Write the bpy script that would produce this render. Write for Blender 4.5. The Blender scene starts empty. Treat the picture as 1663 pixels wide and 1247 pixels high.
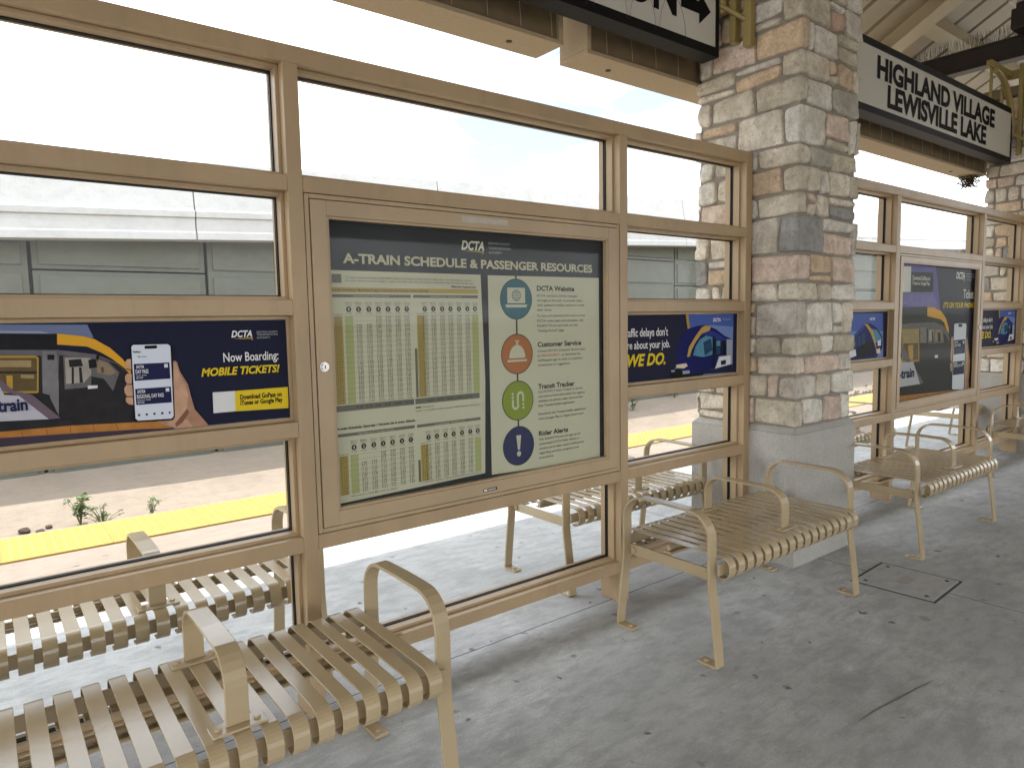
import bpy, bmesh, math, random
from mathutils import Vector, Matrix, noise
R = math.radians
scene = bpy.context.scene
COL = scene.collection

# ------------------------------------------------------------------ camera
YAW, PITCH, ROLL = R(37.7778), R(5.2396), R(1.0390)
fw = Vector((math.sin(YAW)*math.cos(PITCH), math.cos(YAW)*math.cos(PITCH), -math.sin(PITCH)))
r0 = Vector((math.cos(YAW), -math.sin(YAW), 0)); d0 = fw.cross(r0)
rt = math.cos(ROLL)*r0 + math.sin(ROLL)*d0
dn = -math.sin(ROLL)*r0 + math.cos(ROLL)*d0
cam = bpy.data.cameras.new('camera'); co = bpy.data.objects.new('camera', cam); COL.objects.link(co)
m = Matrix.Identity(4)
for i in range(3):
    m[i][0] = rt[i]; m[i][1] = -dn[i]; m[i][2] = -fw[i]
m[0][3], m[1][3], m[2][3] = 0.0, -2.36922, 1.45
co.matrix_world = m
cam.sensor_width = 36.0; cam.sensor_fit = 'HORIZONTAL'
cam.lens = 1118.956/1663*36.0
cam.clip_start = .05; cam.clip_end = 3000
scene.camera = co

# ------------------------------------------------------------------ sky, sun, exposure
SUN_EL, SUN_AZ = R(79.5), R(8)          # azimuth measured from +Y towards +X
w = bpy.data.worlds.new('World'); scene.world = w; w.use_nodes = True
nt = w.node_tree; nt.nodes.clear()
wo = nt.nodes.new('ShaderNodeOutputWorld'); bg = nt.nodes.new('ShaderNodeBackground')
sk = nt.nodes.new('ShaderNodeTexSky'); sk.sky_type = 'NISHITA'; sk.sun_disc = False
sk.sun_elevation = SUN_EL; sk.sun_rotation = SUN_AZ; sk.dust_density = 3.0; sk.air_density = 1.2
tc = nt.nodes.new('ShaderNodeTexCoord'); mp = nt.nodes.new('ShaderNodeMapping'); mp.inputs['Scale'].default_value = (1, 1, 2.6)
nz = nt.nodes.new('ShaderNodeTexNoise'); nz.inputs['Scale'].default_value = 2.3; nz.inputs['Detail'].default_value = 7; nz.inputs['Roughness'].default_value = .6
cr = nt.nodes.new('ShaderNodeValToRGB'); cr.color_ramp.elements[0].position = .34; cr.color_ramp.elements[1].position = .56
cr.color_ramp.elements[0].color = (.0, .0, .0, 1)
mx = nt.nodes.new('ShaderNodeMix'); mx.data_type = 'RGBA'
nt.links.new(tc.outputs['Generated'], mp.inputs['Vector']); nt.links.new(mp.outputs['Vector'], nz.inputs['Vector'])
nt.links.new(nz.outputs['Fac'], cr.inputs['Fac']); nt.links.new(cr.outputs['Color'], mx.inputs['Factor'])
dim = nt.nodes.new('ShaderNodeVectorMath'); dim.operation = 'SCALE'; dim.inputs['Scale'].default_value = .72
nt.links.new(sk.outputs['Color'], dim.inputs[0]); nt.links.new(dim.outputs[0], mx.inputs['A']); mx.inputs['B'].default_value = (8.9, 9.2, 9.6, 1)
nt.links.new(mx.outputs['Result'], bg.inputs['Color']); bg.inputs['Strength'].default_value = .15
nt.links.new(bg.outputs['Background'], wo.inputs['Surface'])
sl = bpy.data.lights.new('sun', 'SUN'); sl.energy = 2.0; sl.angle = R(.53); sl.color = (1, .96, .9)
so = bpy.data.objects.new('sun', sl); COL.objects.link(so)
sd = Vector((math.sin(SUN_AZ)*math.cos(SUN_EL), math.cos(SUN_AZ)*math.cos(SUN_EL), math.sin(SUN_EL)))
so.rotation_euler = sd.to_track_quat('Z', 'Y').to_euler()
so.location = (0, 0, 30)
vs = scene.view_settings
vs.view_transform = 'Standard'; vs.look = 'None'; vs.gamma = 1; vs.use_curve_mapping = False
vs.exposure = 1.6
scene.cycles.transparent_max_bounces = 32
scene.cycles.max_bounces = 10
scene.cycles.diffuse_bounces = 6
scene.cycles.use_denoising = True

# printed pictures and lettering: outlines in units of 0.1 mm on their own panels (x, z)
_A = {
 'left': [('sky',[-1194,14683,2667,14615,2812,14208,1892,14314,-1209,14475]),('cloud',[-1204,14546,1524,14444,1892,14314,-1208,14486]),('coal',[-1209,14475,934,14393,1896,14362,1861,13842,-1246,13971]),('steel',[-1243,14015,1865,13890,2144,13842,2878,13705,3356,13429,3673,13091,3354,13398,2872,13611,1904,13718,1852,12927,1420,12896,1452,13738,-1252,13888]),('coal2',[1905,13730,2873,13624,3354,13410,3726,13023,3760,11687,1809,11872,1823,12868]),('steel2',[1510,13868,1847,13854,1842,12927,1780,11900,1633,11915,1600,12579,1429,12653]),('coal',[1618,13761,1789,13754,1780,13602,1608,13611]),('coal2',[-1252,13888,1476,13725,1429,12653,1596,12518,1809,11872,1529,11888,861,12615,-1333,12793]),('gold',[-1254,13861,1338,13744,1403,13681,1336,12685,1285,12665,-1327,12870]),('warm',[-1258,13806,1334,13684,1361,13647,1299,12724,-1323,12926]),('warm2',[-1263,13740,1221,13618,1208,13421,-1277,13559]),('coal2',[-1284,13454,1337,13288,1333,13228,-1288,13410]),('warm3',[615,13219,757,13210,741,12838,608,12848]),('warm2',[951,13227,1267,13196,1259,13088,944,13121]),('steel',[2001,13701,2714,13669,3137,13485,3422,13138,3219,12576,2995,12974,2675,13058,2655,12745,1978,12721]),('pane',[2039,13651,2689,13620,2679,13120,2476,12883,2020,12884]),('pane2',[2790,13603,3134,13441,3338,13143,3166,13058,2844,13173]),('coal2',[2128,13585,2443,13601,2482,13381,2140,13369]),('coal2',[2191,13366,2249,13363,2217,12870,2160,12874]),('coal2',[2374,13356,2438,13353,2450,12885,2366,12891]),('coal',[2626,13561,2827,13582,2843,13330,2636,13298]),('coal',[2546,13968,3004,13983,3010,13907,2930,13672,2853,13487,2829,13613,2910,13873,2557,13887]),('warm',[2935,13325,3017,13321,3017,13150,2936,13155]),('paper',[2561,12790,2820,12784,2814,12696,2565,12689]),('amber',[1896,14368,2539,14271,2826,14176,3218,13899,3531,13548,3737,13197,3726,13023,3570,13258,3253,13562,2990,13757,2625,13959,1875,14048]),('mauve',[-1299,13256,467,13128,729,12797,1179,12625,1820,11884,1513,11878,870,12614,446,12819,-1311,13091]),('paper2',[-1311,13091,452,12907,530,12677,862,12626,1529,11882,384,11934,-1391,12013]),('coal2',[-1397,11930,382,11899,1528,11864,3705,11725,3751,11544,364,11640,-1417,11653]),('orange',[-1417,11653,364,11640,2053,11636,3752,11557,4397,11516,4806,11257,4029,11317,2038,11400,352,11464,-1429,11486]),('orange2',[841,11610,856,11609,889,11460,875,11462]),('orange2',[1446,11616,1461,11614,1474,11441,1459,11442]),('orange2',[2031,11626,2047,11624,2050,11424,2034,11426]),('orange2',[2615,11600,2631,11599,2666,11392,2650,11393]),('orange2',[3218,11574,3235,11573,3295,11359,3278,11361]),('mauve2',[-1429,11486,352,11464,2038,11400,4029,11317,4806,11257,4920,11096,322,11028,-1462,11041]),('skin2',[4948,13394,5005,13424,5063,13374,5132,13069,5350,12630,5411,12272,5511,11798,5899,11248,5616,11154,5237,11196,4927,11217,4569,11377,4367,11519,4872,11561]),('skin',[4965,13366,5026,13363,5082,13065,5269,12635,5334,12251,5275,11875,5070,11555,5284,11465,5428,11230,4928,11244,4631,11398,4887,11607]),('skin3',[5033,11558,5274,11841,5343,11732,5124,11413,4930,11284,4887,11384]),('skin',[3605,13461,3666,13535,3780,13530,3760,13208,3660,13240,3596,13321]),('skin',[3566,13014,3627,13087,3752,13067,3734,12770,3609,12779,3558,12873]),('skin',[3521,12643,3584,12742,3743,12731,3744,12380,3585,12393,3523,12501]),('skin',[3534,12307,3583,12367,3742,12341,3739,12107,3626,12130,3551,12202]),('skin3',[3592,13257,3760,13208,3758,13170,3623,13203]),('skin3',[3563,12782,3734,12770,3731,12725,3584,12742]),('skin3',[3529,12410,3744,12380,3742,12335,3583,12354]),('ink',[3759,13930,3809,14005,4855,13995,4936,13926,4900,11612,4833,11511,3810,11551,3733,11624]),('screen',[3791,13903,3841,13965,4828,13956,4897,13888,4865,11643,4799,11568,3836,11601,3771,11673]),('ink',[4168,13928,4492,13935,4524,13882,4485,13831,4173,13830,4147,13876]),('ink2',[3822,13373,4837,13373,4837,12853,3819,12849]),('ink2',[3815,12596,4835,12599,4836,12090,3819,12093]),('screen',[4683,13328,4786,13329,4785,13216,4683,13215]),('screen',[4680,12557,4783,12556,4783,12449,4680,12451]),('ink2',[3848,11809,3906,11804,3902,11738,3844,11744]),('ink2',[4064,11808,4123,11802,4119,11737,4060,11743]),('ink2',[4283,11807,4342,11801,4338,11735,4279,11741]),('ink2',[4504,11806,4570,11799,4566,11733,4500,11739]),('ink2',[4728,11804,4776,11800,4772,11733,4724,11737]),('paper',[6088,12314,6800,12308,6777,11616,6076,11620]),('yellow',[6800,12308,8613,12310,8599,11562,6777,11616]),('gold',[6839,14068,7221,14084,7485,14091,7480,13992,7413,14050,7096,14046])],
 'right': [('bluesky',[31072,14682,35258,14664,35215,11212,29571,11256,31286,13479]),('bluesky2',[31072,14682,35258,14664,35226,13918,33250,14045,32111,13979,31286,13479]),('gold',[30843,14667,31072,14665,31372,13132,31237,12878]),('navy3',[30092,11733,29570,11341,35214,11239,35205,11719,33578,11535,31305,11404]),('blue',[29985,11994,30151,12919,30478,13502,31011,13872,31832,14027,32675,14055,33545,13817,34443,13392,35147,13189,35176,11629,33578,11553,31305,11361,30092,11733]),('blue2',[32116,13543,32678,13836,33547,13639,34445,13256,35149,13080,35155,12732,34148,13040,33260,13336]),('glassblue',[31502,12392,31705,12861,32119,13282,32682,13458,33260,13353,33273,12357,32412,12263]),('glassblue2',[32402,13098,33115,13296,33270,12624,32553,12344]),('ink',[33259,13407,33478,13374,33460,11542,33285,11552]),('ink',[33553,13238,34072,13177,34085,12321,33567,12299]),('ink',[34206,13146,34508,13118,34522,12301,34220,12297]),('glassblue',[33613,13165,33998,13126,34003,12820,33618,12834]),('glassblue2',[33619,12789,34003,12775,34010,12360,33625,12341]),('silver',[34597,13206,35147,13171,35174,11721,33504,11539,33863,12240,34613,12252]),('paper',[33938,12192,34995,12234,35005,11730,33548,11555]),('ink2',[34046,11961,34542,12009,34561,11753,34080,11706]),('ochre',[30956,12330,31128,12882,31699,13468,32252,13932,32604,14039,33106,13959,32965,13742,32256,13583,31702,13121,31362,12701,31201,12345]),('lamp',[30025,11950,30891,11989,31028,11836,30691,11717,30065,11769]),('ink',[29569,11696,30092,11733,31305,11361,32423,11380,32424,11247,29571,11214]),('silver',[30558,11578,31194,11584,31195,11411,30599,11404]),('silver',[29595,11677,29908,11676,29908,11574,29621,11574])],
 'mid': [('bluesky2',[44790,14626,54345,14553,54589,10941,44943,11073]),('bluesky',[44846,13334,49448,13311,54437,13194,54589,10941,44943,11073]),('navy3',[44906,11945,48810,11320,49554,11376,54462,11241,54482,10946,48822,11091,44941,11116]),('blue',[44906,11945,48842,12461,51533,13872,52332,13831,53371,13507,54357,12807,54416,11927,53515,11285,52095,11160,48814,11228,44936,11248]),('blue2',[48842,12461,51533,13872,51742,13681,49313,12353,48868,11958]),('glassblue',[52559,13428,53384,13315,54258,12712,54232,12470,53239,12358]),('ink',[50468,12079,52008,12589,52931,12368,53089,11497,50511,11331]),('navy3',[49493,12484,49771,12586,49803,12012,49523,11950]),('glassblue2',[49957,12654,50330,12809,50366,12176,49988,12098]),('glassblue2',[50519,12868,50899,12997,50942,12248,50558,12188]),('glassblue2',[51090,13067,51476,13170,51586,12319,51135,12288]),('ochre',[51338,13829,51935,13772,52815,13232,53230,12502,53442,11772,53034,12365,52375,13147,51705,13635]),('paper',[49148,11946,50184,11997,50307,11527,49365,11385]),('lamp',[53374,11871,53994,11944,54083,11551,53500,11528]),('paper',[53541,12492,54099,12571,54128,12133,53628,12103]),('ochre',[48743,11872,48873,11866,49285,11131,49098,11141])],
 'tall': [('purple',[56214,18359,63549,18413,64869,14687,56466,14930]),('purple2',[56379,16113,63285,16237,64451,14905,59672,15074,56437,15325]),('coal2',[56466,14930,59676,15022,62121,15038,64859,14795,67285,12332,67753,7675,56981,7938]),('coal',[56466,14930,62123,15017,62234,13751,56554,13740]),('steel',[57457,13675,60262,13730,63774,13727,65667,13368,66693,12683,67049,11892,66152,12586,64885,13111,62281,13221,57499,13122]),('steel2',[60902,13355,62145,13329,62257,12054,61008,12096]),('gold',[57602,13270,60739,13254,60964,10573,57802,10631]),('warm2',[57769,13166,60554,13133,60631,12213,57839,12254]),('warm',[57847,12152,60640,12109,60754,10742,57952,10776]),('warm3',[58741,11968,59685,11986,59782,10789,59070,10772]),('steel',[62407,13218,64875,13220,65584,12821,65806,11934,62516,11992]),('pane',[62597,13086,63570,13107,63656,12168,62678,12168]),('pane2',[63779,13103,64885,13111,65406,12716,65464,12110,63868,12129]),('coal2',[63194,12987,63452,12981,63671,12006,63359,12017]),('coal',[64379,12851,64911,12838,65118,12067,64503,12087]),('amber',[62125,14996,63401,14961,64869,14687,66011,14022,66638,13239,66776,12680,66246,13026,65635,13698,64939,13948,63609,14105,62190,14258]),('mauve',[57242,12022,57820,11900,61913,8764,61175,8656,57637,11299]),('paper2',[57287,11416,57802,10631,59795,10632,61220,8706,57375,8722,56920,8756]),('paper',[63975,10965,64611,10937,64632,10706,63998,10714]),('orange',[57200,8022,67753,7675,72091,7225,69987,7096,57246,7405]),('orange2',[59056,7964,59128,7959,59220,7388,59149,7394]),('orange2',[60745,7913,60819,7907,60890,7349,60816,7355]),('orange2',[62497,7860,62574,7854,62699,7303,62622,7309]),('orange2',[64851,7786,64932,7780,65115,7266,65033,7272]),('mauve2',[57246,7405,69987,7096,72091,7225,72138,6804,57261,7199]),('skin2',[70465,12354,70862,12285,71336,11279,71835,10084,71817,9141,71614,8209,72105,7105,70732,7119,70375,7651,70681,8975]),('skin',[70567,12236,70748,12230,71118,11055,71466,10103,71338,9052,70910,8257,70658,7805,70530,8984]),('skin',[67285,12332,67697,12432,67800,11415,67280,10986,67313,11771]),('skin',[67224,10989,67800,11415,67939,10052,67348,10308]),('skin',[67229,10089,67819,10114,67905,9259,67382,9403]),('ink',[67698,13531,67973,13616,70359,13601,70731,13480,70711,7590,70424,7471,68011,7655,67739,7813]),('screen',[67816,13484,68092,13558,70246,13545,70586,13436,70554,7649,70295,7563,68118,7727,67877,7848]),('ink',[68731,13480,69604,13476,69571,13237,68814,13240]),('ink2',[67902,12088,70433,12101,70479,10849,67946,10822]),('ink2',[67925,10188,70462,10176,70470,8988,67931,9007]),('screen',[69913,11967,70238,11968,70236,11715,69940,11713]),('screen',[69968,10061,70296,10056,70292,9813,69994,9817]),('ink',[58703,17747,63010,17848,63080,16235,58827,16188]),('paper',[57117,18156,58760,18190,58826,16199,57222,16181]),('gold',[67739,17539,68885,17499,69703,17472,69737,17157,69421,17376,68319,17419])],}
ART = {k: [(c, [(p[i]/1e4, p[i+1]/1e4) for i in range(0, len(p), 2)]) for c, p in L] for k, L in _A.items()}
TXT = {
 'left': [('DCTA','white',0.6781,0.7466,1.4119,0.0208,'bi'),('DENTON COUNTY','pale',0.7625,0.8347,1.4238,0.0064,''),('TRANSPORTATION','pale',0.7621,0.8342,1.4148,0.0064,''),('AUTHORITY','pale',0.7615,0.8077,1.4045,0.0064,''),('Now Boarding:','white',0.6485,0.8329,1.3306,0.0291,'n'),('MOBILE TICKETS!','yellow',0.5763,0.8351,1.2868,0.0245,'bi'),('Download GoPass on','ink',0.6956,0.8382,1.2003,0.0156,'b'),('iTunes or Google Play','ink',0.6959,0.8402,1.1810,0.0149,'b'),('DCTA','white',0.3883,0.4097,1.3241,0.0078,'bi'),('DAY PASS','white',0.3861,0.4216,1.3068,0.0123,'n'),('Local, Adult','screen',0.3868,0.4159,1.2995,0.0038,''),('$3.00','screen',0.3869,0.4055,1.2914,0.0052,''),('DCTA','white',0.3870,0.4086,1.2462,0.0084,'bi'),('REGIONAL DAY PASS','white',0.3849,0.4610,1.2292,0.0117,'n'),('Regional, Adult','screen',0.3856,0.4230,1.2218,0.0039,''),('$6.00','screen',0.3856,0.4043,1.2138,0.0052,''),('GoPass','ink',0.3826,0.4033,1.3723,0.0052,'b'),('My tickets','ink',0.3955,0.4199,1.3574,0.0045,''),('A-train','ink2',-0.0022,0.1051,1.2208,0.0330,'b'),],
 'right': [("Traffic delays don't",'white',2.5749,2.9329,1.3569,0.0415,'n'),('care about your job.','white',2.5746,2.9486,1.2935,0.0392,'n'),('WE DO.','yellow',2.6143,2.9130,1.2058,0.0580,'bi'),('DCTA','white',3.3276,3.3980,1.4243,0.0185,'bi'),('DENTON COUNTY','pale',3.4157,3.4956,1.4373,0.0045,''),('TRANSPORTATION','pale',3.4158,3.4958,1.4301,0.0045,''),],
 'mid': [('DCTA','white',5.2217,5.3027,1.4064,0.0170,'bi'),],
 'tall': [('DCTA','white',6.7803,6.9703,1.7473,0.0531,'bi'),('DENTON COUNTY','pale',7.0075,7.2065,1.7846,0.0113,''),('TRANSPORTATION','pale',7.0103,7.2092,1.7601,0.0113,''),('AUTHORITY','pale',7.0132,7.1450,1.7331,0.0113,''),('Ticket?','white',6.9512,7.2202,1.5770,0.0769,'n'),("IT'S ON YOUR PHONE.",'yellow',6.5248,7.2210,1.4937,0.0435,'bi'),('Download GoPass on','white',5.9079,6.2384,1.7157,0.0343,'n'),('iTunes or Google Play','white',5.9063,6.2367,1.6776,0.0282,'n'),('-train','ink2',5.7212,6.0015,0.9397,0.0710,'b'),('DAY PASS','white',6.8074,6.9373,1.1517,0.0227,'n'),('REGIONAL DAY PASS','white',6.8059,7.0008,0.9697,0.0229,'n'),('DCTA','white',6.8041,6.8758,1.1835,0.0136,'bi'),('DCTA','white',6.8032,6.8808,0.9970,0.0137,'bi'),],
 'sign1': [('N','ink',2.9843,3.1418,3.0938,0.1013,'b'),],
 'sign2': [('HIGHLAND VILLAGE','ink',5.4802,7.9112,3.2230,0.1486,'b'),('LEWISVILLE LAKE','ink',5.6599,7.7086,3.0376,0.1508,'b'),],}

# ------------------------------------------------------------------ helpers
def tag(o, label=None, cat=None, group=None, kind=None):
    if label: o['label'] = label
    if cat: o['category'] = cat
    if group: o['group'] = group
    if kind: o['kind'] = kind
    return o

def thing(name, loc, label, cat, group=None, rz=0):
    o = bpy.data.objects.new(name, None); COL.objects.link(o)
    o.location = loc; o.rotation_euler.z = rz; o.empty_display_size = .1
    return tag(o, label, cat, group)

def copy_tree(o, parent=None):
    c = o.copy(); COL.objects.link(c)
    if parent is not None: c.parent = parent
    for ch in list(o.children): copy_tree(ch, c)
    return c

class MB:
    def __init__(s): s.v = []; s.f = []; s.m = []; s.c = []; s.sm = []
    def add(s, vs, fs, mi=0, smooth=False, col=None):
        n = len(s.v); s.v += [tuple(p) for p in vs]
        s.c += [col or (1, 1, 1)]*len(vs)
        for f in fs: s.f.append([i+n for i in f]); s.m.append(mi); s.sm.append(smooth)
    def box(s, x0, x1, y0, y1, z0, z1, mi=0, col=None):
        if x1 < x0: x0, x1 = x1, x0
        if y1 < y0: y0, y1 = y1, y0
        if z1 < z0: z0, z1 = z1, z0
        s.add([(x0,y0,z0),(x1,y0,z0),(x1,y1,z0),(x0,y1,z0),(x0,y0,z1),(x1,y0,z1),(x1,y1,z1),(x0,y1,z1)],
              [(0,3,2,1),(4,5,6,7),(0,1,5,4),(1,2,6,5),(2,3,7,6),(3,0,4,7)], mi, False, col)
    def poly(s, pts, y, mi=0):          # flat print facing the camera side (-y)
        a = sum(pts[i][0]*pts[(i+1) % len(pts)][1]-pts[(i+1) % len(pts)][0]*pts[i][1] for i in range(len(pts)))
        if a < 0: pts = pts[::-1]
        s.add([(x, y, z) for x, z in pts], [tuple(range(len(pts)))], mi)
    def rect(s, x0, x1, z0, z1, y, mi=0): s.poly([(x0,z0),(x1,z0),(x1,z1),(x0,z1)], y, mi)
    def ell(s, cx, cz, rx, rz, y, mi=0, n=40): s.poly([(cx+rx*math.cos(2*math.pi*i/n), cz+rz*math.sin(2*math.pi*i/n)) for i in range(n)], y, mi)
    def prism(s, pts, y0, y1, mi=0):    # xz outline extruded along y
        a = sum(pts[i][0]*pts[(i+1) % len(pts)][1]-pts[(i+1) % len(pts)][0]*pts[i][1] for i in range(len(pts)))
        if a < 0: pts = pts[::-1]
        n = len(pts)
        s.add([(x,y0,z) for x,z in pts]+[(x,y1,z) for x,z in pts],
              [tuple(range(n)), tuple(range(2*n-1,n-1,-1))]+[(i,i+n,(i+1)%n+n,(i+1)%n) for i in range(n)], mi)
    def tube(s, path, r, n=8, mi=0, caps=True):
        rings = []; P = [Vector(p) for p in path]
        up = None
        for i, p in enumerate(P):
            t = (P[min(i+1,len(P)-1)]-P[max(i-1,0)]).normalized()
            if up is None: up = Vector((0,0,1)) if abs(t.z) < .9 else Vector((0,1,0))
            a = t.cross(up).normalized(); b = a.cross(t); up = b
            rr = r[i] if isinstance(r, (list, tuple)) else r
            rings.append([p+a*rr*math.cos(2*math.pi*k/n)+b*rr*math.sin(2*math.pi*k/n) for k in range(n)])
        vs = [q for ring in rings for q in ring]; fs = []
        for i in range(len(P)-1):
            for k in range(n): fs.append((i*n+k, i*n+(k+1)%n, (i+1)*n+(k+1)%n, (i+1)*n+k))
        s.add(vs, fs, mi, True)
        if caps:
            s.add(rings[0], [tuple(range(n-1,-1,-1))], mi); s.add(rings[-1], [tuple(range(n))], mi)
    def strip(s, path, x0, x1, th, mi=0):   # flat bar: yz path, width x0..x1, thickness th
        P = [Vector((0, y, z)) for y, z in path]; N = []
        for i in range(len(P)):
            t = (P[min(i+1,len(P)-1)]-P[max(i-1,0)]).normalized(); N.append(Vector((0, -t.z, t.y)))
        n = len(P); vs = []
        for i in range(n):
            a, b = P[i]+N[i]*th/2, P[i]-N[i]*th/2
            vs += [(x0,a.y,a.z),(x1,a.y,a.z),(x1,b.y,b.z),(x0,b.y,b.z)]
        fs = [(0,1,2,3), (4*n-1,4*n-2,4*n-3,4*n-4)]
        for i in range(n-1):
            for k in range(4): fs.append((4*i+k, 4*i+4+k, 4*i+4+(k+1)%4, 4*i+(k+1)%4))
        s.add(vs, fs, mi)
    def disc(s, c, axis, r, h, mi=0, n=16):
        c = Vector(c); a = Vector(axis).normalized()
        s.tube([c, c+a*h], r, n, mi)
    def build(s, name, mats, parent=None, loc=None, bevel=0, col=False, auto=None):
        me = bpy.data.meshes.new(name)
        off = Vector(loc) if loc is not None else Vector((0,0,0))
        me.from_pydata([tuple(Vector(p)-off) for p in s.v], [], s.f)
        if not isinstance(mats, (list, tuple)): mats = [mats]
        for q in mats: me.materials.append(q)
        me.polygons.foreach_set('material_index', s.m); me.polygons.foreach_set('use_smooth', s.sm)
        if col:
            at = me.color_attributes.new('Col', 'FLOAT_COLOR', 'POINT')
            at.data.foreach_set('color', [q for c in s.c for q in (c[0],c[1],c[2],1)])
        me.update()
        o = bpy.data.objects.new(name, me); COL.objects.link(o)
        if loc is not None: o.location = loc
        if parent is not None: o.parent = parent
        if bevel:
            b = o.modifiers.new('edge', 'BEVEL'); b.width = bevel; b.segments = 2; b.limit_method = 'ANGLE'; b.angle_limit = R(40)
            b.harden_normals = False
        return o

# ------------------------------------------------------------------ materials
class NT:
    def __init__(s, name):
        s.mat = bpy.data.materials.new(name); s.mat.use_nodes = True; s.t = s.mat.node_tree; s.t.nodes.clear()
        s.out = s.n('ShaderNodeOutputMaterial'); s.b = s.n('ShaderNodeBsdfPrincipled'); s.l(s.b.outputs[0], s.out.inputs['Surface'])
        s.co = s.n('ShaderNodeTexCoord').outputs['Object']
    def n(s, k, **kw):
        q = s.t.nodes.new(k)
        for a, b in kw.items(): setattr(q, a, b)
        return q
    def l(s, a, b): s.t.links.new(a, b)
    def geo(s): return s.n('ShaderNodeNewGeometry').outputs['Position']
    def noise(s, scale, detail=4, rough=.55, vec=None, stretch=None):
        v = vec or s.co
        if stretch:
            mp = s.n('ShaderNodeMapping'); mp.inputs['Scale'].default_value = stretch; s.l(v, mp.inputs['Vector']); v = mp.outputs[0]
        q = s.n('ShaderNodeTexNoise'); q.inputs['Scale'].default_value = scale; q.inputs['Detail'].default_value = detail; q.inputs['Roughness'].default_value = rough
        s.l(v, q.inputs['Vector']); return q.outputs['Fac']
    def ramp(s, f, stops):
        q = s.n('ShaderNodeValToRGB'); e = q.color_ramp.elements
        while len(e) < len(stops): e.new(.5)
        for i, (p, c) in enumerate(stops):
            e[i].position = p; e[i].color = (c, c, c, 1) if not isinstance(c, tuple) else (*c, 1)
        s.l(f, q.inputs['Fac']); return q.outputs['Color']
    def mix(s, f, a, b, mode='MIX'):
        q = s.n('ShaderNodeMix', data_type='RGBA', blend_type=mode)
        for v, k in ((f, 'Factor'), (a, 'A'), (b, 'B')):
            i = q.inputs[k] if k != 'Factor' else q.inputs[0]
            if k == 'A': i = q.inputs[6]
            if k == 'B': i = q.inputs[7]
            if isinstance(v, (int, float)): i.default_value = v if k == 'Factor' else (v, v, v, 1)
            elif isinstance(v, tuple): i.default_value = (*v, 1)
            else: s.l(v, i)
        return q.outputs[2]
    def math(s, op, a, b=0.0, c=0.0):
        q = s.n('ShaderNodeMath', operation=op)
        for i, v in enumerate((a, b, c)):
            if isinstance(v, (int, float)): q.inputs[i].default_value = v
            else: s.l(v, q.inputs[i])
        return q.outputs[0]
    def bump(s, h, strength, dist=.01):
        q = s.n('ShaderNodeBump'); q.inputs['Strength'].default_value = strength; q.inputs['Distance'].default_value = dist
        s.l(h, q.inputs['Height']); s.l(q.outputs[0], s.b.inputs['Normal'])
    def set(s, col=None, rough=None, metal=None, spec=None):
        for k, v in (('Base Color', col), ('Roughness', rough), ('Metallic', metal), ('Specular IOR Level', spec)):
            if v is None: continue
            i = s.b.inputs[k]
            if isinstance(v, tuple): i.default_value = (*v, 1)
            elif isinstance(v, (int, float)): i.default_value = v
            else: s.l(v, i)

def mul(c, k): return tuple(min(1, x*k) for x in c)

def paint(name, c, rough=.38, chips=0.0, dirt=.25):
    t = NT(name); g = t.geo()
    base = t.mix(t.ramp(t.noise(1.7, 5, vec=g), [(.3, 0.), (.7, 1.)]), mul(c, .84), mul(c, 1.1))
    streak = t.ramp(t.noise(9, 5, .65, vec=g, stretch=(1, 1, .15)), [(.5, 0.), (.75, dirt)])
    base = t.mix(streak, base, mul(c, .6))
    fine = t.ramp(t.noise(260, 2, vec=g), [(.35, 0.), (.65, .12)])
    base = t.mix(fine, base, mul(c, .78))
    if chips:
        ch = t.ramp(t.noise(38, 6, .72, vec=g), [(.735-chips, 0.), (.75-chips, 1.)])
        base = t.mix(ch, base, (.035, .022, .014))
        sc = t.ramp(t.noise(14, 8, .7, vec=g, stretch=(1, 1, 1)), [(.6, 0.), (.75, .12)])
        base = t.mix(sc, base, mul(c, 1.15))
    t.set(base, t.mix(t.noise(6, 5, vec=g), rough*.75, rough*1.3), spec=.72 if rough < .3 else .5)
    t.bump(t.noise(55, 4, vec=g), .06, .004)
    return t.mat

def plain(name, c, rough=.6, spec=.3, var=.12, scale=14, metal=0):
    t = NT(name); g = t.geo()
    t.set(t.mix(t.noise(scale, 5, vec=g), mul(c, 1-var), mul(c, 1+var)), rough, metal, spec)
    t.bump(t.noise(scale*8, 3, vec=g), .05, .003)
    return t.mat

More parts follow.
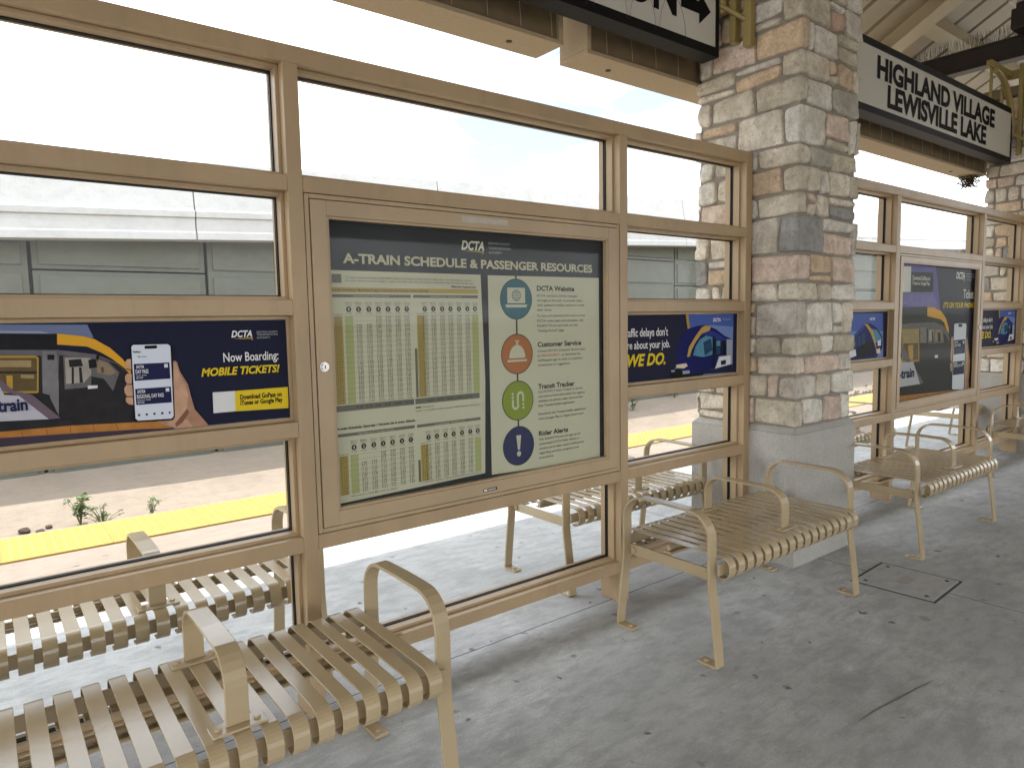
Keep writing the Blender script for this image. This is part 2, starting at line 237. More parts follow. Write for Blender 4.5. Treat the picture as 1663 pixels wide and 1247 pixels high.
def concrete(name, c, spots=True, joints=None, contrast=1.0, broom=True):
    t = NT(name); g = t.geo()
    a = t.mix(t.ramp(t.noise(.9, 6, .6, vec=g), [(.38, 0.), (.62, 1.)]), mul(c, 1-.26*contrast), mul(c, 1+.14*contrast))
    a = t.mix(t.ramp(t.noise(4.3, 8, .7, vec=g), [(.36, 0.), (.7, 1.)]), mul(c, 1-.14*contrast), a)
    blot = t.ramp(t.noise(2.1, 7, .75, vec=g, stretch=(1, 1.6, 1)), [(.5, 0.), (.66, .5*contrast)])
    a = t.mix(blot, a, mul(c, .42))
    a = t.mix(t.ramp(t.noise(160, 3, .7, vec=g), [(.42, .0), (.64, .6)]), a, mul(c, .5))
    a = t.mix(t.ramp(t.noise(420, 2, .7, vec=g), [(.52, .0), (.66, .5)]), a, mul(c, 1.45))
    mid = t.ramp(t.noise(10, 6, .7, vec=g, stretch=(.7, 1.7, 1)), [(.46, 0.), (.62, .42*contrast)])
    a = t.mix(mid, a, mul(c, .52))
    if spots:
        vo = t.n('ShaderNodeTexVoronoi'); vo.voronoi_dimensions = '2D'; vo.inputs['Scale'].default_value = 6.5
        ds = t.n('ShaderNodeVectorMath', operation='ADD'); nn = t.n('ShaderNodeTexNoise'); nn.inputs['Scale'].default_value = 16; nn.inputs['Detail'].default_value = 3
        t.l(g, nn.inputs['Vector']); sc = t.n('ShaderNodeVectorMath', operation='SCALE'); sc.inputs['Scale'].default_value = .09
        t.l(nn.outputs['Color'], sc.inputs[0]); t.l(g, ds.inputs[0]); t.l(sc.outputs[0], ds.inputs[1]); t.l(ds.outputs[0], vo.inputs['Vector'])
        sep = t.n('ShaderNodeSeparateColor'); t.l(vo.outputs['Color'], sep.inputs[0])
        rad = t.math('MULTIPLY', t.math('MAXIMUM', t.math('SUBTRACT', sep.outputs[0], .52), 0.0), .3)
        ins = t.math('SUBTRACT', rad, vo.outputs['Distance'])
        mk = t.ramp(t.math('MULTIPLY', ins, 14.0), [(.0, 0.), (.8, 1.)])
        a = t.mix(t.math('MULTIPLY', mk, t.math('MULTIPLY', sep.outputs[1], 1.0)), a, mul(c, .17))
    h = t.noise(90, 5, .7, vec=g)
    if broom:
        br = t.noise(60, 3, .6, vec=g, stretch=(.12, 1.5, 1))
        a = t.mix(t.ramp(br, [(.42, .0), (.62, .26)]), a, mul(c, .66))
        h = t.math('ADD', h, t.math('MULTIPLY', br, .6))
    if joints:
        sp = t.n('ShaderNodeSeparateXYZ'); t.l(g, sp.inputs[0])
        wob = t.math('MULTIPLY', t.math('SUBTRACT', t.noise(7, 5, .6, vec=g), .5), .022)
        tot = None
        for ax, val in joints:
            d = t.math('ABSOLUTE', t.math('ADD', t.math('SUBTRACT', sp.outputs[ax], val), wob))
            k = t.math('LESS_THAN', d, .0032)
            tot = k if tot is None else t.math('MAXIMUM', tot, k)
        a = t.mix(t.math('MULTIPLY', tot, .85), a, (.022, .02, .018))
        h = t.math('SUBTRACT', h, t.math('MULTIPLY', tot, 2.0))
    t.set(a, t.mix(t.noise(3, 5, vec=g), .62, .9), spec=.35)
    t.bump(h, .3, .004)
    return t.mat

M = {}
M['frame'] = paint('tan_frame_paint', (.44, .310, .176), .42, 0, .38)
M['case'] = paint('tan_case_paint', (.465, .340, .205), .4, 0, .15)
M['bench'] = paint('beige_bench_enamel', (.47, .362, .215), .2, .034, .1)
M['gasket'] = plain('black_rubber', (.012, .011, .011), .45, .4)
M['floor'] = concrete('platform_concrete', (.645, .655, .655), True, [(1, .066), (0, 3.905), (0, -.62), (1, -4.3), (0, 8.43), (1, 2.84)], 1.5)
M['apron'] = concrete('apron_concrete', (.315, .255, .20), False, None, .65, False)
M['edge'] = concrete('darkened_edge_concrete', (.34, .275, .225), True, None, .8)  # floor concrete darkened in its colour to tame the sunlight on it
M['base'] = concrete('cast_stone', (.47, .445, .405), False, None, .38, False)
M['mortar'] = concrete('mortar', (.33, .29, .24), False, None, .8, False)
M['parapet'] = concrete('painted_parapet', (.60, .60, .59), False, None, .4, False)
M['wallpanel'] = concrete('wall_panel', (.140, .146, .118), False, None, .5, False)
M['dark'] = plain('joint_dark', (.012, .012, .01), .9, .1)
M['soffit'] = plain('tan_soffit_stucco', (.43, .335, .215), .8, .2, .12, 40)
M['fascia'] = plain('brown_fascia', (.19, .142, .082), .7, .25, .3, 9)
M['deck'] = plain('tan_deck', (.33, .275, .18), .5, .4, .14, 3)
M['steel'] = plain('tan_steel', (.43, .36, .235), .5, .4, .1, 5)
M['tie'] = plain('dark_brown_steel', (.022, .017, .014), .45, .4, .2, 6)
M['wire'] = plain('spike_wire', (.07, .06, .045), .4, .5, .1, 30, .6)
M['goldpaint'] = paint('mustard_bracket_paint', (.33, .25, .085), .35, 0, .3)
M['black'] = plain('black_sign_frame', (.008, .0075, .0075), .5, .12)
M['signface'] = plain('white_sign_face', (.60, .585, .53), .35, .4, .05, 3)
M['ink'] = plain('black_lettering', (.007, .0065, .0065), .6, .08)
M['chrome'] = plain('chrome', (.62, .62, .62), .18, .5, .05, 9, 1)
M['tactile'] = plain('yellow_tactile', (.37, .25, .06), .6, .3, .12, 5)
M['cover'] = concrete('cover_plate', (.56, .56, .555), False, None, .9, False)
M['gravel'] = plain('ballast', (.16, .14, .12), .9, .2, .5, 3)
M['soil'] = concrete('dirt_ground', (.2, .17, .13), False, None, .8, False)
M['leaf'] = plain('weed_leaf', (.075, .13, .032), .55, .3, .4, 25)
M['stem'] = plain('weed_stem', (.14, .13, .05), .7, .2, .3, 25)
M['twig'] = plain('twigs', (.07, .05, .032), .9, .1, .5, 40)
M['rock'] = plain('brown_rock', (.09, .065, .05), .9, .2, .4, 20)

def schlick(t, k):
    ge = t.n('ShaderNodeNewGeometry'); dp = t.n('ShaderNodeVectorMath', operation='DOT_PRODUCT')
    t.l(ge.outputs['Normal'], dp.inputs[0]); t.l(ge.outputs['Incoming'], dp.inputs[1])
    c = t.math('SUBTRACT', 1.0, t.math('ABSOLUTE', dp.outputs['Value']))
    return t.math('MULTIPLY', t.math('ADD', t.math('MULTIPLY', t.math('POWER', c, 5.0), .96), .04), k)
def glass():
    t = NT('clear_glass'); t.t.nodes.remove(t.b)
    tr = t.n('ShaderNodeBsdfTransparent'); tr.inputs[0].default_value = (.985, .992, .985, 1)
    gl = t.n('ShaderNodeBsdfGlossy'); gl.inputs['Roughness'].default_value = .01
    k = schlick(t, .2)
    mx = t.n('ShaderNodeMixShader'); t.l(k, mx.inputs[0]); t.l(tr.outputs[0], mx.inputs[1]); t.l(gl.outputs[0], mx.inputs[2])
    # thin film of dust, uneven
    df = t.n('ShaderNodeBsdfDiffuse'); df.inputs[0].default_value = (.75, .72, .62, 1)
    g = t.geo(); d = t.ramp(t.noise(2.2, 6, .65, vec=g), [(.3, .002), (.8, .014)])
    m2 = t.n('ShaderNodeMixShader'); t.l(d, m2.inputs[0]); t.l(mx.outputs[0], m2.inputs[1]); t.l(df.outputs[0], m2.inputs[2])
    t.l(m2.outputs[0], t.out.inputs['Surface']); return t.mat
M['glass'] = glass()
def hazy(nm='aged_case_glazing', refl=.22, d0=.008, d1=.024):
    t = NT(nm); t.t.nodes.remove(t.b)
    tr = t.n('ShaderNodeBsdfTransparent'); tr.inputs[0].default_value = (.95, .955, .93, 1)
    gl = t.n('ShaderNodeBsdfGlossy'); gl.inputs['Roughness'].default_value = .03
    k = schlick(t, refl)
    mx = t.n('ShaderNodeMixShader'); t.l(k, mx.inputs[0]); t.l(tr.outputs[0], mx.inputs[1]); t.l(gl.outputs[0], mx.inputs[2])
    df = t.n('ShaderNodeBsdfDiffuse'); df.inputs[0].default_value = (.62, .60, .47, 1)
    g = t.geo(); d = t.ramp(t.noise(1.6, 7, .7, vec=g), [(.3, d0), (.75, d1)])
    m2 = t.n('ShaderNodeMixShader'); t.l(d, m2.inputs[0]); t.l(mx.outputs[0], m2.inputs[1]); t.l(df.outputs[0], m2.inputs[2])
    t.l(m2.outputs[0], t.out.inputs['Surface']); return t.mat
M['hazy'] = hazy()
M['caseglass'] = hazy('clean_case_glazing', .06, .001, .004)

def stone():
    t = NT('rubble_stone'); g = t.geo()
    at = t.n('ShaderNodeAttribute', attribute_name='Col').outputs['Color']
    a = t.mix(t.ramp(t.noise(9, 7, .7, vec=g), [(.38, 0.), (.6, 1.)]), t.mix(1.0, at, (.84, .82, .79), 'MULTIPLY'), t.mix(1.0, at, (1.2, 1.2, 1.2), 'MULTIPLY'))
    a = t.mix(t.ramp(t.noise(24, 6, .75, vec=g), [(.5, 0.), (.66, .55)]), a, t.mix(1.0, at, (.5, .46, .42), 'MULTIPLY'))
    a = t.mix(t.ramp(t.noise(6, 6, .7, vec=g), [(.58, 0.), (.74, .28)]), a, (.55, .40, .28))
    a = t.mix(t.ramp(t.noise(120, 3, .7, vec=g), [(.57, 0.), (.66, .55)]), a, t.mix(1.0, at, (.42, .38, .34), 'MULTIPLY'))
    t.set(a, .88, spec=.2)
    h = t.math('ADD', t.noise(32, 8, .72, vec=g), t.math('MULTIPLY', t.noise(170, 3, .7, vec=g), .35))
    t.bump(h, 1.0, .02); return t.mat
M['stone'] = stone()

def inkmat(name, c): return plain('print_'+name, c, .5, .06, .4, 22) if name in ('coal', 'coal2', 'steel', 'steel2', 'warm', 'warm2', 'pane', 'pane2', 'skin', 'skin2', 'glassblue', 'glassblue2', 'blue', 'blue2', 'navy3', 'orange', 'purple2') else plain('print_'+name, c, .5, .06, .05, 5)
PAL = {'navy': (.018,.019,.042), 'navy3': (.02,.022,.05), 'sky': (.16,.2,.34), 'cloud': (.3,.33,.45), 'coal': (.02,.019,.022), 'coal2': (.03,.028,.03),
 'steel': (.14,.13,.135), 'steel2': (.2,.19,.2), 'gold': (.42,.28,.06), 'warm': (.13,.09,.04), 'warm2': (.33,.25,.12), 'warm3': (.5,.3,.06), 'pane': (.36,.33,.29), 'pane2': (.27,.2,.14),
 'paper': (.72,.72,.72), 'paper2': (.5,.49,.55), 'amber': (.72,.37,.035), 'mauve': (.16,.12,.15), 'mauve2': (.06,.045,.065), 'orange': (.44,.19,.05), 'orange2': (.2,.08,.02),
 'skin': (.55,.33,.22), 'skin2': (.42,.23,.15), 'skin3': (.22,.11,.07), 'ink': (.012,.011,.012), 'ink2': (.02,.021,.07), 'screen': (.68,.72,.82), 'yellow': (.75,.55,.03), 'white': (.8,.8,.8), 'pale': (.42,.42,.45),
 'bluesky': (.17,.25,.5), 'bluesky2': (.07,.12,.38), 'blue': (.012,.014,.105), 'blue2': (.03,.045,.22), 'glassblue': (.09,.25,.36), 'glassblue2': (.02,.06,.13), 'silver': (.33,.36,.46), 'ochre': (.5,.32,.08), 'lamp': (.7,.58,.42),
 'purple': (.11,.1,.36), 'purple2': (.17,.15,.4),
 'header': (.03,.034,.05), 'cream': (.63,.615,.50), 'grey': (.17,.17,.15), 'tgrey': (.05,.05,.048), 'rule': (.26,.25,.2), 'strawbar': (.48,.36,.12), 'gcol': (.43,.47,.22), 'headtxt': (.62,.58,.44), 'logo': (.75,.74,.66),
 'teal': (.045,.16,.22), 'rust': (.46,.17,.07), 'lime': (.26,.34,.05), 'indigo': (.035,.04,.13), 'red': (.5,.1,.05)}
PM = {}
def pm(c):
    if c not in PM: PM[c] = inkmat(c, PAL[c])
    return PM[c]

_fc = {}
def glyphs(s, bold, shear, res):
    k = (s, bold, shear, res)
    if k not in _fc:
        cu = bpy.data.curves.new('t', 'FONT'); cu.body = s; cu.size = 1; cu.resolution_u = res; cu.shear = shear; cu.offset = bold; cu.fill_mode = 'FRONT'; cu.dimensions = '2D'
        o = bpy.data.objects.new('t', cu); COL.objects.link(o)
        dg = bpy.context.evaluated_depsgraph_get(); me = bpy.data.meshes.new_from_object(o.evaluated_get(dg))
        vs = [(v.co.x, v.co.y) for v in me.vertices]; fs = [tuple(p.vertices) for p in me.polygons]
        bpy.data.objects.remove(o); bpy.data.curves.remove(cu); bpy.data.meshes.remove(me)
        _fc[k] = (vs, fs)
    return _fc[k]
CAP = .682
def text(mb, s, x0, x1, z, cap, y, mi=0, style='', res=3):
    bold = .044 if 'B' in style else .034 if 'b' in style else (.012 if 'n' in style else .003)
    vs, fs = glyphs(s, bold, .25 if 'i' in style else 0, res)
    if not vs: return
    xs = [v[0] for v in vs]; a, b = min(xs), max(xs); k = cap/CAP
    kx = k if x1 is None else (x1-x0)/(b-a)
    out = [(x0+(v[0]-a)*kx, y, z+v[1]*k) for v in vs]
    # wind so that the print faces -y
    ff = []
    for f in fs:
        ar = sum(out[f[i]][0]*out[f[(i+1) % len(f)]][2]-out[f[(i+1) % len(f)]][0]*out[f[i]][2] for i in range(len(f)))
        ff.append(f if ar > 0 else f[::-1])
    mb.add(out, ff, mi)

def art_parts(parent, art, txt, y, step=.0005, clip=None, name='illustration'):
    """printed picture: polygons, each a hair in front of the one below; then the lettering"""
    mb = MB(); mats = []; yy = y
    for i, (c, pts) in enumerate(art):
        if clip:
            pts = clip_poly(pts, clip)
            if len(pts) < 3: continue
        if pm(c) not in mats: mats.append(pm(c))
        yy = y-step*.2*(i+1); mb.poly(pts, yy, mats.index(pm(c)))
    o = mb.build(name, mats, parent)
    if txt:
        for s, c, x0, x1, z, cap, st in txt:
            tb = MB(); text(tb, s, x0, x1, z, cap, yy-step, 0, st); tb.build('lettering', pm(c), parent)
    return o

def clip_poly(pts, r):
    x0, x1, z0, z1 = r
    for ax, lim, sg in ((0, x0, 1), (0, x1, -1), (1, z0, 1), (1, z1, -1)):
        out = []
        for i in range(len(pts)):
            a, b = pts[i], pts[(i+1) % len(pts)]; da, db = (a[ax]-lim)*sg, (b[ax]-lim)*sg
            if da >= 0: out.append(a)
            if da*db < 0:
                t = da/(da-db); out.append((a[0]+(b[0]-a[0])*t, a[1]+(b[1]-a[1])*t))
        pts = out
        if not pts: break
    return pts

# ------------------------------------------------------------------ the ground and the platform
g = MB(); g.add([(-1500,-1500,-1.05),(1500,-1500,-1.05),(1500,1500,-1.05),(-1500,1500,-1.05)], [(0,1,2,3)])
g.build('ground', M['soil'])['kind'] = 'structure'
PX0, PX1 = -14, 60
p = MB(); p.box(PX0, PX1, -9, 2.27, -1.04, 0)
p.build('platform', M['floor'])['kind'] = 'structure'
p = MB(); p.box(PX0, PX1, 2.275, 3.56, -1.04, 0)  # outer floor split off so its sunlit part can be darker
p.build('platform_edge', M['edge'], bevel=.01)['kind'] = 'structure'
tr = MB(); tr.box(PX0, PX1, 3.58, 6.7, -1.04, -.78)
tr.build('trackbed', M['gravel'])['kind'] = 'structure'
for yy in (4.4, 5.83):
    rl = MB(); rl.box(PX0, PX1, yy, yy+.065, -.776, -.62); rl.build('rail', M['rock'])['kind'] = 'structure'
# concrete apron that climbs from the track to the foot of the wall, in two falls
ap = MB(); ns = 60
prof = [(6.55, -.80), (6.95, -.74), (7.25, -.60), (8.6, -.385)]
vsx = []
for i in range(ns+1):
    x = PX0+(PX1-PX0)*i/ns
    for y, z in prof: vsx.append((x, y+(.12*math.sin(x*.7) if 6.7 < y < 7.5 else 0), z+.012*noise.noise(Vector((x, y, 0)))))
k = len(prof)
ap.add(vsx, [(i*k+j, (i+1)*k+j, (i+1)*k+j+1, i*k+j+1) for i in range(ns) for j in range(k-1)])
ap.build('apron', M['apron'])['kind'] = 'structure'
# yellow tactile paving along the platform edge
ts = MB()
for i in range(int((24-PX0)/.61)):
    x = PX0+i*.61; ts.box(x, x+.606, 2.87, 3.48, -.01, .012)
rnd = random.Random(3)
DX = .061
for i in range(int(19/DX)):
    for j in range(10):
        x, y = -3+(i+.5)*DX, 2.87+(j+.5)*DX; n = 7; r1, r2 = .0135, .008
        ring = [(x+r1*math.cos(6.283*q/n), y+r1*math.sin(6.283*q/n), .012) for q in range(n)]+[(x+r2*math.cos(6.283*q/n), y+r2*math.sin(6.283*q/n), .018) for q in range(n)]
        ts.add(ring, [(q, (q+1) % n, (q+1) % n+n, q+n) for q in range(n)]+[tuple(range(n, 2*n))], 1)
ts.build('tactile_paving', [M['tactile'], plain('yellow_domes', (.53, .405, .15), .5, .3, .1, 5)])['kind'] = 'structure'

# ------------------------------------------------------------------ retaining wall beyond the track
wall = thing('retaining_wall', (0, 8.35, -.5), 'long grey green panelled retaining wall under a white concrete parapet beyond the track', 'wall')
L = (0, 8.35, -.5)
def und(x): return 2.545+.0435*x
cols = [.61+2.112*k for k in range(-4, 23)]
bk = MB(); xs = [PX0, PX1]
bk.add([(PX0,8.40,-.9),(PX1,8.40,-.9),(PX1,8.40,und(PX1)+.1),(PX0,8.40,und(PX0)+.1),(PX0,9.2,-.9),(PX1,9.2,-.9),(PX1,9.2,und(PX1)+.1),(PX0,9.2,und(PX0)+.1)],
       [(0,1,2,3),(5,4,7,6),(3,2,6,7),(1,5,6,2),(4,0,3,7)])
bk.build('backing', M['dark'], wall).location = -Vector(L)
rows = [-.64+.57*k for k in range(-1, 9)]
for ci in range(len(cols)-1):
    x0, x1 = cols[ci]+.022, cols[ci+1]-.022
    starts = [z for k, z in enumerate(rows) if (k+ci) % 2 == 0]
    zs = [-1.3]+starts+[9]
    for a, b in zip(zs[:-1], zs[1:]):
        top = min(b-.012, und(x1)+.02); a2 = max(a+.012, -.9)
        if top-a2 < .08: continue
        q = MB(); q.box(x0, x1, 8.36, 8.41, a2, top)
        def frame(z0, z1):
            z1 = min(z1, top-.03)
            if z1-z0 < .12: return
            q.box(x0+.07, x1-.07, 8.335, 8.362, z0, z1)
        mid = (a+b)/2 if b < 9 and a > -1.2 else None
        lo = a2+.055
        hi = min(b-.07, top-.05)
        if mid and mid < hi-.1:
            frame(lo, mid-.055); frame(mid+.055, hi)
        else: frame(lo, hi)
        q.build('panel', M['wallpanel'], wall, bevel=.006).location = -Vector(L)
pj = [PX0, -8, -2.2, 2.55, 6.6, 13.35, 17.95, 22.65, 27.24, 32, 37, 42, 47, 52, PX1]
pp = [(8.36, -.0), (8.05, -.0), (8.05, .10), (8.075, .115), (8.075, .30), (8.05, .31), (8.05, .395), (8.09, .415), (8.20, 1.10), (8.5, 1.12), (8.5, 0)]
for a, b in zip(pj[:-1], pj[1:]):
    q = MB(); a += .008; b -= .008; n = len(pp)
    q.add([(x, y, und(x)+z) for x in (a, b) for y, z in pp], [tuple(range(n)), tuple(range(2*n-1, n-1, -1))]+[((i+1) % n, i, i+n, (i+1) % n+n) for i in range(n)])
    q.build('parapet', M['parapet'], wall, bevel=.006).location = -Vector(L)

# ------------------------------------------------------------------ weeds, rocks, gravel on the apron
def apron_z(y):
    for (a, b), (c, d) in zip(prof[:-1], prof[1:]):
        if a <= y <= c: return b+(d-b)*(y-a)/(c-a)
    return prof[0][1]
def weed(x, y, h, spread, n, label, seed):
    rr = random.Random(seed); z = apron_z(y)
    t = thing('weed', (x, y, z), label, 'weed', 'weeds growing on the concrete apron')
    st = MB(); lf = MB()
    for i in range(n):
        a = rr.uniform(0, 6.283); e = rr.uniform(.05, 1)*spread; hh = h*rr.uniform(.45, 1)
        tip = Vector((math.cos(a)*e, math.sin(a)*e, hh)); pts = [Vector((0, 0, -.02)), tip*.5+Vector((0, 0, hh*.12)), tip]
        st.tube(pts, [.004, .003, .0015], 5)
        for j in range(9):
            f = rr.uniform(.25, 1); p0 = pts[1].lerp(pts[2], f) if f > .5 else pts[0].lerp(pts[1], f*2)
            b = rr.uniform(0, 6.283); d = Vector((math.cos(b), math.sin(b), rr.uniform(-.1, .8))).normalized(); ln = rr.uniform(.04, .085)*h/.33
            sd2 = d.cross(Vector((rr.uniform(-1, 1), rr.uniform(-1, 1), 1))).normalized()*ln*.17; dr = Vector((0, 0, -.018))
            lf.add([p0, p0+d*ln*.35+sd2, p0+d*ln*.7+sd2*.8+dr*.4, p0+d*ln+dr, p0+d*ln*.7-sd2*.8+dr*.4, p0+d*ln*.35-sd2], [(0, 1, 2, 3, 4, 5)])
    st.build('stem', M['stem'], t); lf.build('foliage', M['leaf'], t); return t
weed(.80, 6.72, .36, .13, 13, 'tallest green weed, the leftmost one seen past the yellow strip', 1)
weed(1.00, 6.60, .24, .2, 17, 'low spreading green weed right beside the tallest weed', 2)
weed(1.52, 6.66, .23, .08, 8, 'small lone green weed right of the two bushy weeds', 3)
weed(11.15, 7.75, .34, .16, 11, 'small green weed on the sunny apron seen under the narrow train advert', 4)
weed(13.1, 8.2, .30, .12, 8, 'small green weed at the foot of the panelled wall', 5)
for i, (x, y, s, lb) in enumerate(((.28, 6.78, .06, 'largest brown stone lying by the yellow strip, leftmost of three'), (.42, 6.70, .045, 'middle brown stone of three lying by the yellow strip'), (.50, 6.80, .035, 'smallest brown stone lying by the yellow strip, rightmost of three'))):
    bm = bmesh.new(); bmesh.ops.create_icosphere(bm, subdivisions=2, radius=s)
    for v in bm.verts:
        v.co *= 1+.35*noise.noise(v.co*22+Vector((i*7, 0, 0))); v.co.z *= .55
    me = bpy.data.meshes.new('stone'); bm.to_mesh(me); bm.free(); me.materials.append(M['rock'])
    o = bpy.data.objects.new('stone', me); COL.objects.link(o); o.location = (x, y, apron_z(y)+s*.35)
    tag(o, lb, 'stone', 'loose stones by the yellow strip')
gv = MB(); rr = random.Random(8)
for i in range(420):
    x = rr.uniform(15.5, 21); y = 6.75+rr.gauss(0, .12); s = rr.uniform(.015, .05); z = apron_z(max(6.6, y))+s*.3
    a = [Vector((rr.uniform(.6, 1), 0, 0)), Vector((-rr.uniform(.6, 1), 0, 0)), Vector((0, rr.uniform(.6, 1), 0)), Vector((0, -rr.uniform(.6, 1), 0)), Vector((0, 0, .8)), Vector((0, 0, -.8))]
    gv.add([Vector((x, y, z))+q*s for q in a], [(0,2,4),(2,1,4),(1,3,4),(3,0,4),(2,0,5),(1,2,5),(3,1,5),(0,3,5)])
o = gv.build('gravel', M['gravel']); tag(o, 'dark loose gravel scattered past the yellow strip', 'gravel', kind='stuff')

# ------------------------------------------------------------------ stone columns
SC = {'C': (.84,.75,.615), 'W': (.88,.83,.74), 'G': (.42,.41,.395), 'T': (.78,.60,.42), 'P': (.82,.66,.55), 'O': (.73,.66,.525), 'R': (.68,.48,.38), 'B': (.60,.57,.495), 'K': (.68,.62,.54)}
def stone_piece(mb, mapf, s0, s1, z0, z1, corners, col, rr, gap=.0075):
    s0 += gap*rr.uniform(.5, 1.2); s1 -= gap*rr.uniform(.5, 1.2); z0 += gap*rr.uniform(.5, 1.2); z1 -= gap*rr.uniform(.5, 1.2)
    w, h = s1-s0, z1-z0
    if w < .015 or h < .015: return
    nu = max(6, int(w/.013)+3); nv = max(6, int(h/.013)+3)
    us = [(math.sin(math.pi/2*(2*i/(nu-1)-1))+1)/2*w+s0 for i in range(nu)]
    vz = [(math.sin(math.pi/2*(2*i/(nv-1)-1))+1)/2*h+z0 for i in range(nv)]
    cc = [c for c in corners if s0+.012 < c < s1-.012]
    cidx = {}
    for c in cc:
        i = min(range(1, nu-1), key=lambda q: abs(us[q]-c)); us[i] = c; cidx[i] = c
    seed = rr.uniform(0, 100); base = rr.uniform(-.004, .008); tl = rr.uniform(-.008, .008); tz = rr.uniform(-.008, .008)
    jt = [rr.uniform(-.008, .008) for _ in range(4)]
    rad = min(.010, w*.2, h*.2)*rr.uniform(.2, 1.1)
    vs = []
    for j, z in enumerate(vz):
        b = 2*(z-z0)/h-1
        for i, s in enumerate(us):
            a = 2*(s-s0)/w-1
            d = min(s-s0, s1-s, z-z0, z1-z)
            ss = s; zz = z
            if i not in cidx: ss = s-a*rad*b**6+(jt[0] if a < 0 else jt[1])*b*abs(a)
            zz = z-b*rad*a**6+(jt[2] if b < 0 else jt[3])*a*abs(b)
            e = .006*noise.noise(Vector((ss*16+seed, zz*16, 1)))
            if d < 1e-6: off = -.012; ss += e*.9 if i not in cidx else 0; zz += e
            else:
                off = .002+.0135*(1-math.exp(-d/.0026))+base*.6+tl*a*.6+tz*b*.6
                off += .006*noise.noise(Vector((ss*9+seed, zz*9, 0)))+.005*noise.noise(Vector((ss*30, zz*30, seed)))+.0035*noise.noise(Vector((ss*75, zz*75, seed)))
            vs.append(mapf(ss, off, zz, cidx.get(i)))
    fs = [(j*nu+i, j*nu+i+1, (j+1)*nu+i+1, (j+1)*nu+i) for j in range(nv-1) for i in range(nu-1)]
    k = rr.uniform(.9, 1.1); c = tuple(x*k for x in col)
    mb.add(vs, fs, 0, True, c)

COURSES = [ # top z, run on the left face, run on the front face, colour, front fillers, left fillers
 (.97,.25,.07,'O',[(.24,'W'),(.20,'P'),(.12,'W')],[(.2,'P'),(.2,'C')]),
 (1.11,.10,.21,'K',[(.14,'C'),(.26,'W')],[(.07,'P'),(.16,'O'),(.2,'C')]),
 (1.22,.24,.09,'C',[(.09,'P'),(.29,'P'),(.14,'W')],[(.3,'T')]),
 (1.335,.09,.26,'O',[(.1,'W'),(.26,'O')],[(.16,'O'),(.25,'C')]),
 (1.53,.25,.08,'K',[(.29,'W'),(.13,'W'),(.12,'C')],[(.25,'P')]),
 (1.64,.11,.21,'O',[(.12,'C'),(.3,'W')],[(.18,'C'),(.2,'K')]),
 (1.80,.29,.12,'P',[(.22,'T'),(.24,'P')],[(.3,'T')]),
 (2.01,.11,.25,'G',[(.27,'P'),(.1,'K')],[(.22,'K'),(.25,'C')]),
 (2.14,.25,.07,'C',[(.24,'C'),(.3,'G')],[(.2,'W'),(.2,'P')]),
 (2.285,.09,.21,'C',[(.08,'W'),(.18,'C'),(.14,'O')],[(.24,'T'),(.2,'C')]),
 (2.40,.25,.1,'C',[(.23,'B'),(.28,'O')],[(.3,'K')]),
 (2.61,.09,.25,'W',[(.26,'O'),(.07,'W'),(.1,'C')],[(.3,'C'),(.25,'K')]),
 (2.76,.27,.06,'O',[(.26,'W'),(.3,'B')],[(.3,'O'),(.1,'C')]),
 (2.90,.11,.28,'C',[(.22,'T'),(.13,'C')],[(.3,'T'),(.28,'C')]),
 (3.06,.27,.06,'T',[(.06,'W'),(.25,'W'),(.26,'O')],[(.3,'P'),(.1,'C')]),
 (3.22,.11,.28,'O',[(.12,'R'),(.2,'K')],[(.2,'C'),(.2,'T')]),
]
